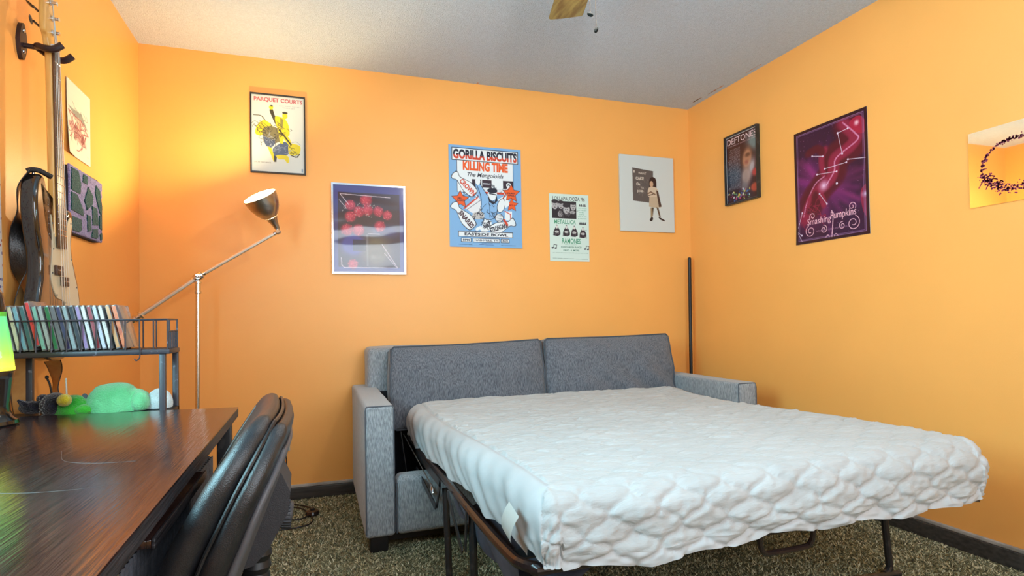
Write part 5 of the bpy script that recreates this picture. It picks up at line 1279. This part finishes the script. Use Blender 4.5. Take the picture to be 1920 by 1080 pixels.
def strap():
    t = thing('guitar_strap', (-.835, 2.09, .6), 'black leather guitar strap with tan underside looping below the bass', 'strap')
    K_ = [(-.806, 2.060, 1.440, 0), (-.832, 2.056, 1.385, 5), (-.840, 2.072, 1.315, 5), (-.842, 2.080, 1.26, 60), (-.842, 2.083, 1.21, 90), (-.842, 2.086, 1.15, 125), (-.842, 2.09, 1.105, 178), (-.842, 2.09, 1.05, 215), (-.841, 2.09, .98, 250), (-.840, 2.09, .90, 268), (-.84, 2.088, .82, 270), (-.838, 2.09, .74, 270), (-.830, 2.105, .675, 270), (-.820, 2.145, .635, 275), (-.815, 2.195, .655, 285), (-.815, 2.235, .72, 300), (-.812, 2.25, .78, 345), (-.808, 2.238, .835, 310), (-.805, 2.20, .875, 275)]
    S_ = spl(K_, 8); n = len(S_)
    f = np.array((.926, .378, 0)); e = np.array((-.378, .926, 0))
    A, B, Nn = [], [], []
    for q in S_:
        a = math.radians(q[3]); d = e*math.cos(a)+f*math.sin(a); nn = -e*math.sin(a)+f*math.cos(a)
        c = np.array(q[:3]); hw = .021
        A.append(c-d*hw); B.append(c+d*hw); Nn.append(nn)
    A, B, Nn = np.array(A), np.array(B), np.array(Nn)
    A[:, 0] = np.maximum(A[:, 0], XL+.004); B[:, 0] = np.maximum(B[:, 0], XL+.004)
    suede = mat('tan_suede', srgb(214, 168, 102), .85, c2=srgb(180, 130, 72), nscale=14)
    bl = mat('black_strap_leather', (.016, .014, .014), .35, nscale=30, bump=.15, bscale=200)
    obj('strap_face', MB().grid(np.stack([A+Nn*.0014, B+Nn*.0014], 1)).grid(np.stack([A+Nn*.0002, B+Nn*.0002], 1)), bl, t)
    obj('suede_lining', MB().grid(np.stack([A+Nn*-.0014, B+Nn*-.0014], 1)), suede, t)
    ed = MB()
    for P_ in (A, B): ed.tube([tuple(p) for p in P_], .0017, 5)
    obj('edge_binding', ed, bl, t)
    obj('strap_end', MB().tube(spl([(-.812, 2.058, 1.438), (-.800, 2.060, 1.444), (-.785, 2.066, 1.443), (-.772, 2.076, 1.436), (-.762, 2.086, 1.430)], 5), .008, 8), bl, t)
strap()

# ------------------------------------------------------------------ floor lamp
def floor_lamp():
    Yl = 3.14
    J = (-.551, Yl, 1.209); Tt = (-.190, Yl, 1.442); Lo = (-.795, 3.12, 1.020)
    t = thing('floor_lamp', (-.565, Yl, 0), 'brushed steel floor lamp with angled arm and upturned shade', 'lamp')
    obj('base', MB().lathe([(.13, 0), (.135, .006), (.13, .018), (.05, .028), (.02, .034)], (-.565, Yl, 0), n=36), M_steel, t)
    obj('pole', MB().tube([(-.565, Yl, .03), (-.553, Yl, 1.19)], .0105, 12), M_steel, t)
    obj('pole_collar', MB().lathe([(.012, 0), (.015, .003), (.015, .012), (.012, .015), (.012, .05), (.0155, .053), (.0155, .06)], (-.5535, Yl, 1.125), (.01, 0, 1), 16), M_chrome, t)
    ar = obj('arm', MB().tube([Lo, J], .0105, 10).tube([J, Tt], .0090, 10), mat('satin_nickel', (.86, .80, .70), .38, .85, nscale=20), t)
    d = (Vector(Tt)-Vector(J)).normalized(); d2 = (Vector(J)-Vector(Lo)).normalized()
    jn = obj('pivot_joint', MB().lathe([(.006, -.034), (.011, -.032), (.011, -.024), (.017, -.02), (.02, -.008), (.02, .008), (.017, .02), (.011, .024), (.011, .036), (.006, .04)], J, tuple(d), 16).lathe([(.012, -.022), (.014, -.018), (.014, .018), (.012, .022)], J, (0, 1, 0), 14), M_chrome, t)
    obj('wing_nut', MB().rb((J[0]-.012, Yl-.036, J[2]-.005), (J[0]+.012, Yl-.022, J[2]+.005), .003, 2), M_chrome, jn)
    obj('counterweight', MB().lathe([(.004, -.075), (.013, -.07), (.014, -.03), (.019, -.026), (.019, -.018), (.012, -.014), (.012, -.002), (.021, .002), (.021, .01), (.010, .016), (.009, .03)], Lo, tuple(d2), 18), M_steel, t)
    obj('tip_joint', MB().lathe([(.006, -.026), (.010, -.022), (.010, -.010), (.015, -.006), (.015, .008), (.010, .014)], Tt, tuple(d), 14).lathe([(.009, -.018), (.012, -.014), (.012, .014), (.009, .018)], Tt, (0, 1, 0), 14), M_chrome, t)
    ax = Vector((-.42, -.40, .81)).normalized(); b = Vector(Tt)+Vector((.002, 0, .012))
    prof = [(.011, .0), (.014, .018), (.019, .045), (.0285, .072), (.0325, .079), (.0345, .083), (.045, .098), (.060, .125), (.070, .155), (.0755, .185), (.0775, .212)]
    prof = [(r_*(1.04 if h_ > .09 else 1), h_*.88) for r_, h_ in prof]
    inner = [(r_-.0016, h_) for r_, h_ in prof]
    m = mat('brushed_steel_shade', (.55, .50, .44), .3, 1.0, c2=(.4, .36, .32), nscale=12, stretch=(1, 1, 3))
    sh = obj('shade', MB().lathe(prof, b, tuple(ax), 48, skip=lambda i, k_: i == 4 and k_ % 2 == 0), m, t, 60)
    mi = mat('white_shade_lining', (.85, .82, .75), .5, nscale=9)
    obj('shade_lining', MB().lathe(inner[4:], b, tuple(ax), 48, skip=lambda i, k_: i == 0 and k_ % 2 == 0), mi, sh, 60)
    obj('rim', MB().tube([tuple(b+ax*.1866+(ax.orthogonal().normalized()*math.cos(a)+ax.cross(ax.orthogonal().normalized())*math.sin(a))*.0806) for a in np.linspace(0, 2*PI, 49)[:-1]], .0018, 6, closed=True), m, sh)
    bulb = mat('lit_bulb', (1, .9, .7), .3, nscale=5, emit=9, ecol=(1, .82, .5))
    obj('bulb', MB().lathe([(.012, .055), (.014, .075), (.022, .098), (.025, .115), (.021, .133), (.010, .143), (.0005, .145)], b, tuple(ax), 20), bulb, t)
    point('floor_lamp_bulb', b+ax*.157, 27, (1.0, .74, .38), .02)
    point('floor_lamp_socket', b+ax*.077, .3, (1.0, .74, .38), .004)
floor_lamp()

# ------------------------------------------------------------------ ceiling fan
def fan():
    hx, hy = .850, 1.613
    t = thing('ceiling_fan', (hx, hy, H), 'wooden bladed ceiling fan with two pull chains, partly out of frame', 'fan')
    bz = mat('fan_bronze', (.12, .09, .06), .35, .8, nscale=12)
    wood = mat('fan_blade_wood', srgb(140, 124, 72), .4, c2=srgb(100, 78, 44), nscale=7, stretch=(9, 1.2, 1), coat=.3)
    obj('canopy', MB().lathe([(.075, 0), (.072, -.03), (.035, -.06), (.02, -.065)], (hx, hy, H), n=28), bz, t)
    obj('downrod', MB().tube([(hx, hy, H-.06), (hx, hy, 2.27)], .012, 12), bz, t)
    obj('motor', MB().lathe([(.03, .07), (.09, .055), (.105, .03), (.105, -.02), (.085, -.045), (.05, -.055)], (hx, hy, 2.215), n=32), bz, t)
    obj('light_fitter', MB().lathe([(.05, 2.175), (.06, 2.17), (.085, 2.155), (.088, 2.145), (.07, 2.14)], (hx, hy, 0), n=28), bz, t)
    gl = bpy.data.materials.new('lit_frosted_glass'); gl.use_nodes = True; nt = gl.node_tree
    b = nt.nodes['Principled BSDF']; b.inputs['Base Color'].default_value = (.9, .88, .82, 1); b.inputs['Emission Color'].default_value = (1, .94, .84, 1); b.inputs['Emission Strength'].default_value = 9
    tr = nt.nodes.new('ShaderNodeBsdfTransparent'); mx = nt.nodes.new('ShaderNodeMixShader'); mx.inputs[0].default_value = .25
    nt.links.new(tr.outputs[0], mx.inputs[1]); nt.links.new(b.outputs[0], mx.inputs[2]); nt.links.new(mx.outputs[0], nt.nodes['Material Output'].inputs[0])
    point('fan_bulb', (hx, hy, 2.118), 25, (1.0, 0.95, 0.9), 0.02)
    obj('glass_bowl', MB().lathe([(.07, 2.142), (.098, 2.138), (.104, 2.128), (.09, 2.11), (.06, 2.099), (.001, 2.095)], (hx, hy, 0), n=32), gl, t)
    base = math.atan2(.97, .23)
    for q in range(5):
        a = base+q*2*PI/5; ex = np.array((math.cos(a), math.sin(a), 0)); ey = np.array((-math.sin(a), math.cos(a), .12))
        out = [(.14,-.045),(.25,-.056),(.40,-.063),(.478,-.066),(.488,-.060),(.505,-.03),(.528,.01),(.546,.05),(.547,.058),(.540,.0635),(.40,.063),(.25,.054),(.14,.045)]
        br = obj('blade_iron', MB().prism([(.09,-.018),(.15,-.03),(.2,-.03),(.2,.03),(.15,.03),(.09,.018)], -.004, (hx, hy, 2.204), ex, ey), bz, t, 0)
        obj('blade', MB().prism(out, -.006, (hx, hy, 2.204+.006), ex, ey), wood, t, 0)
    stone = mat('grey_pull_stone', srgb(30, 33, 31), .85, c2=srgb(18, 20, 19), spec=.15, nscale=30)
    for (x, y, zt, zb, ax, l) in ((.842, 1.645, 2.11, 1.958, (.9, -.2, -.35), .0105), (.866, 1.652, 2.11, 1.915, (.35, .1, .93), .0105)):
        mb = MB(); zz = zt
        while zz > zb+.004:
            mb.lathe([(.0003, -.0016), (.0016, 0), (.0003, .0016)], (x, y, zz), n=6); zz -= .0042
        mb.tube([(x, y, zt), (x, y, zb)], .0005, 4)
        ch = obj('pull_chain', mb, bz, t)
        obj('chain_weight', MB().lathe([(.0004, -l), (.004, -l*.85), (.0062, -l*.3), (.0062, l*.3), (.004, l*.85), (.0004, l)], (x, y, zb-.004), ax, 16), stone, ch)
fan()
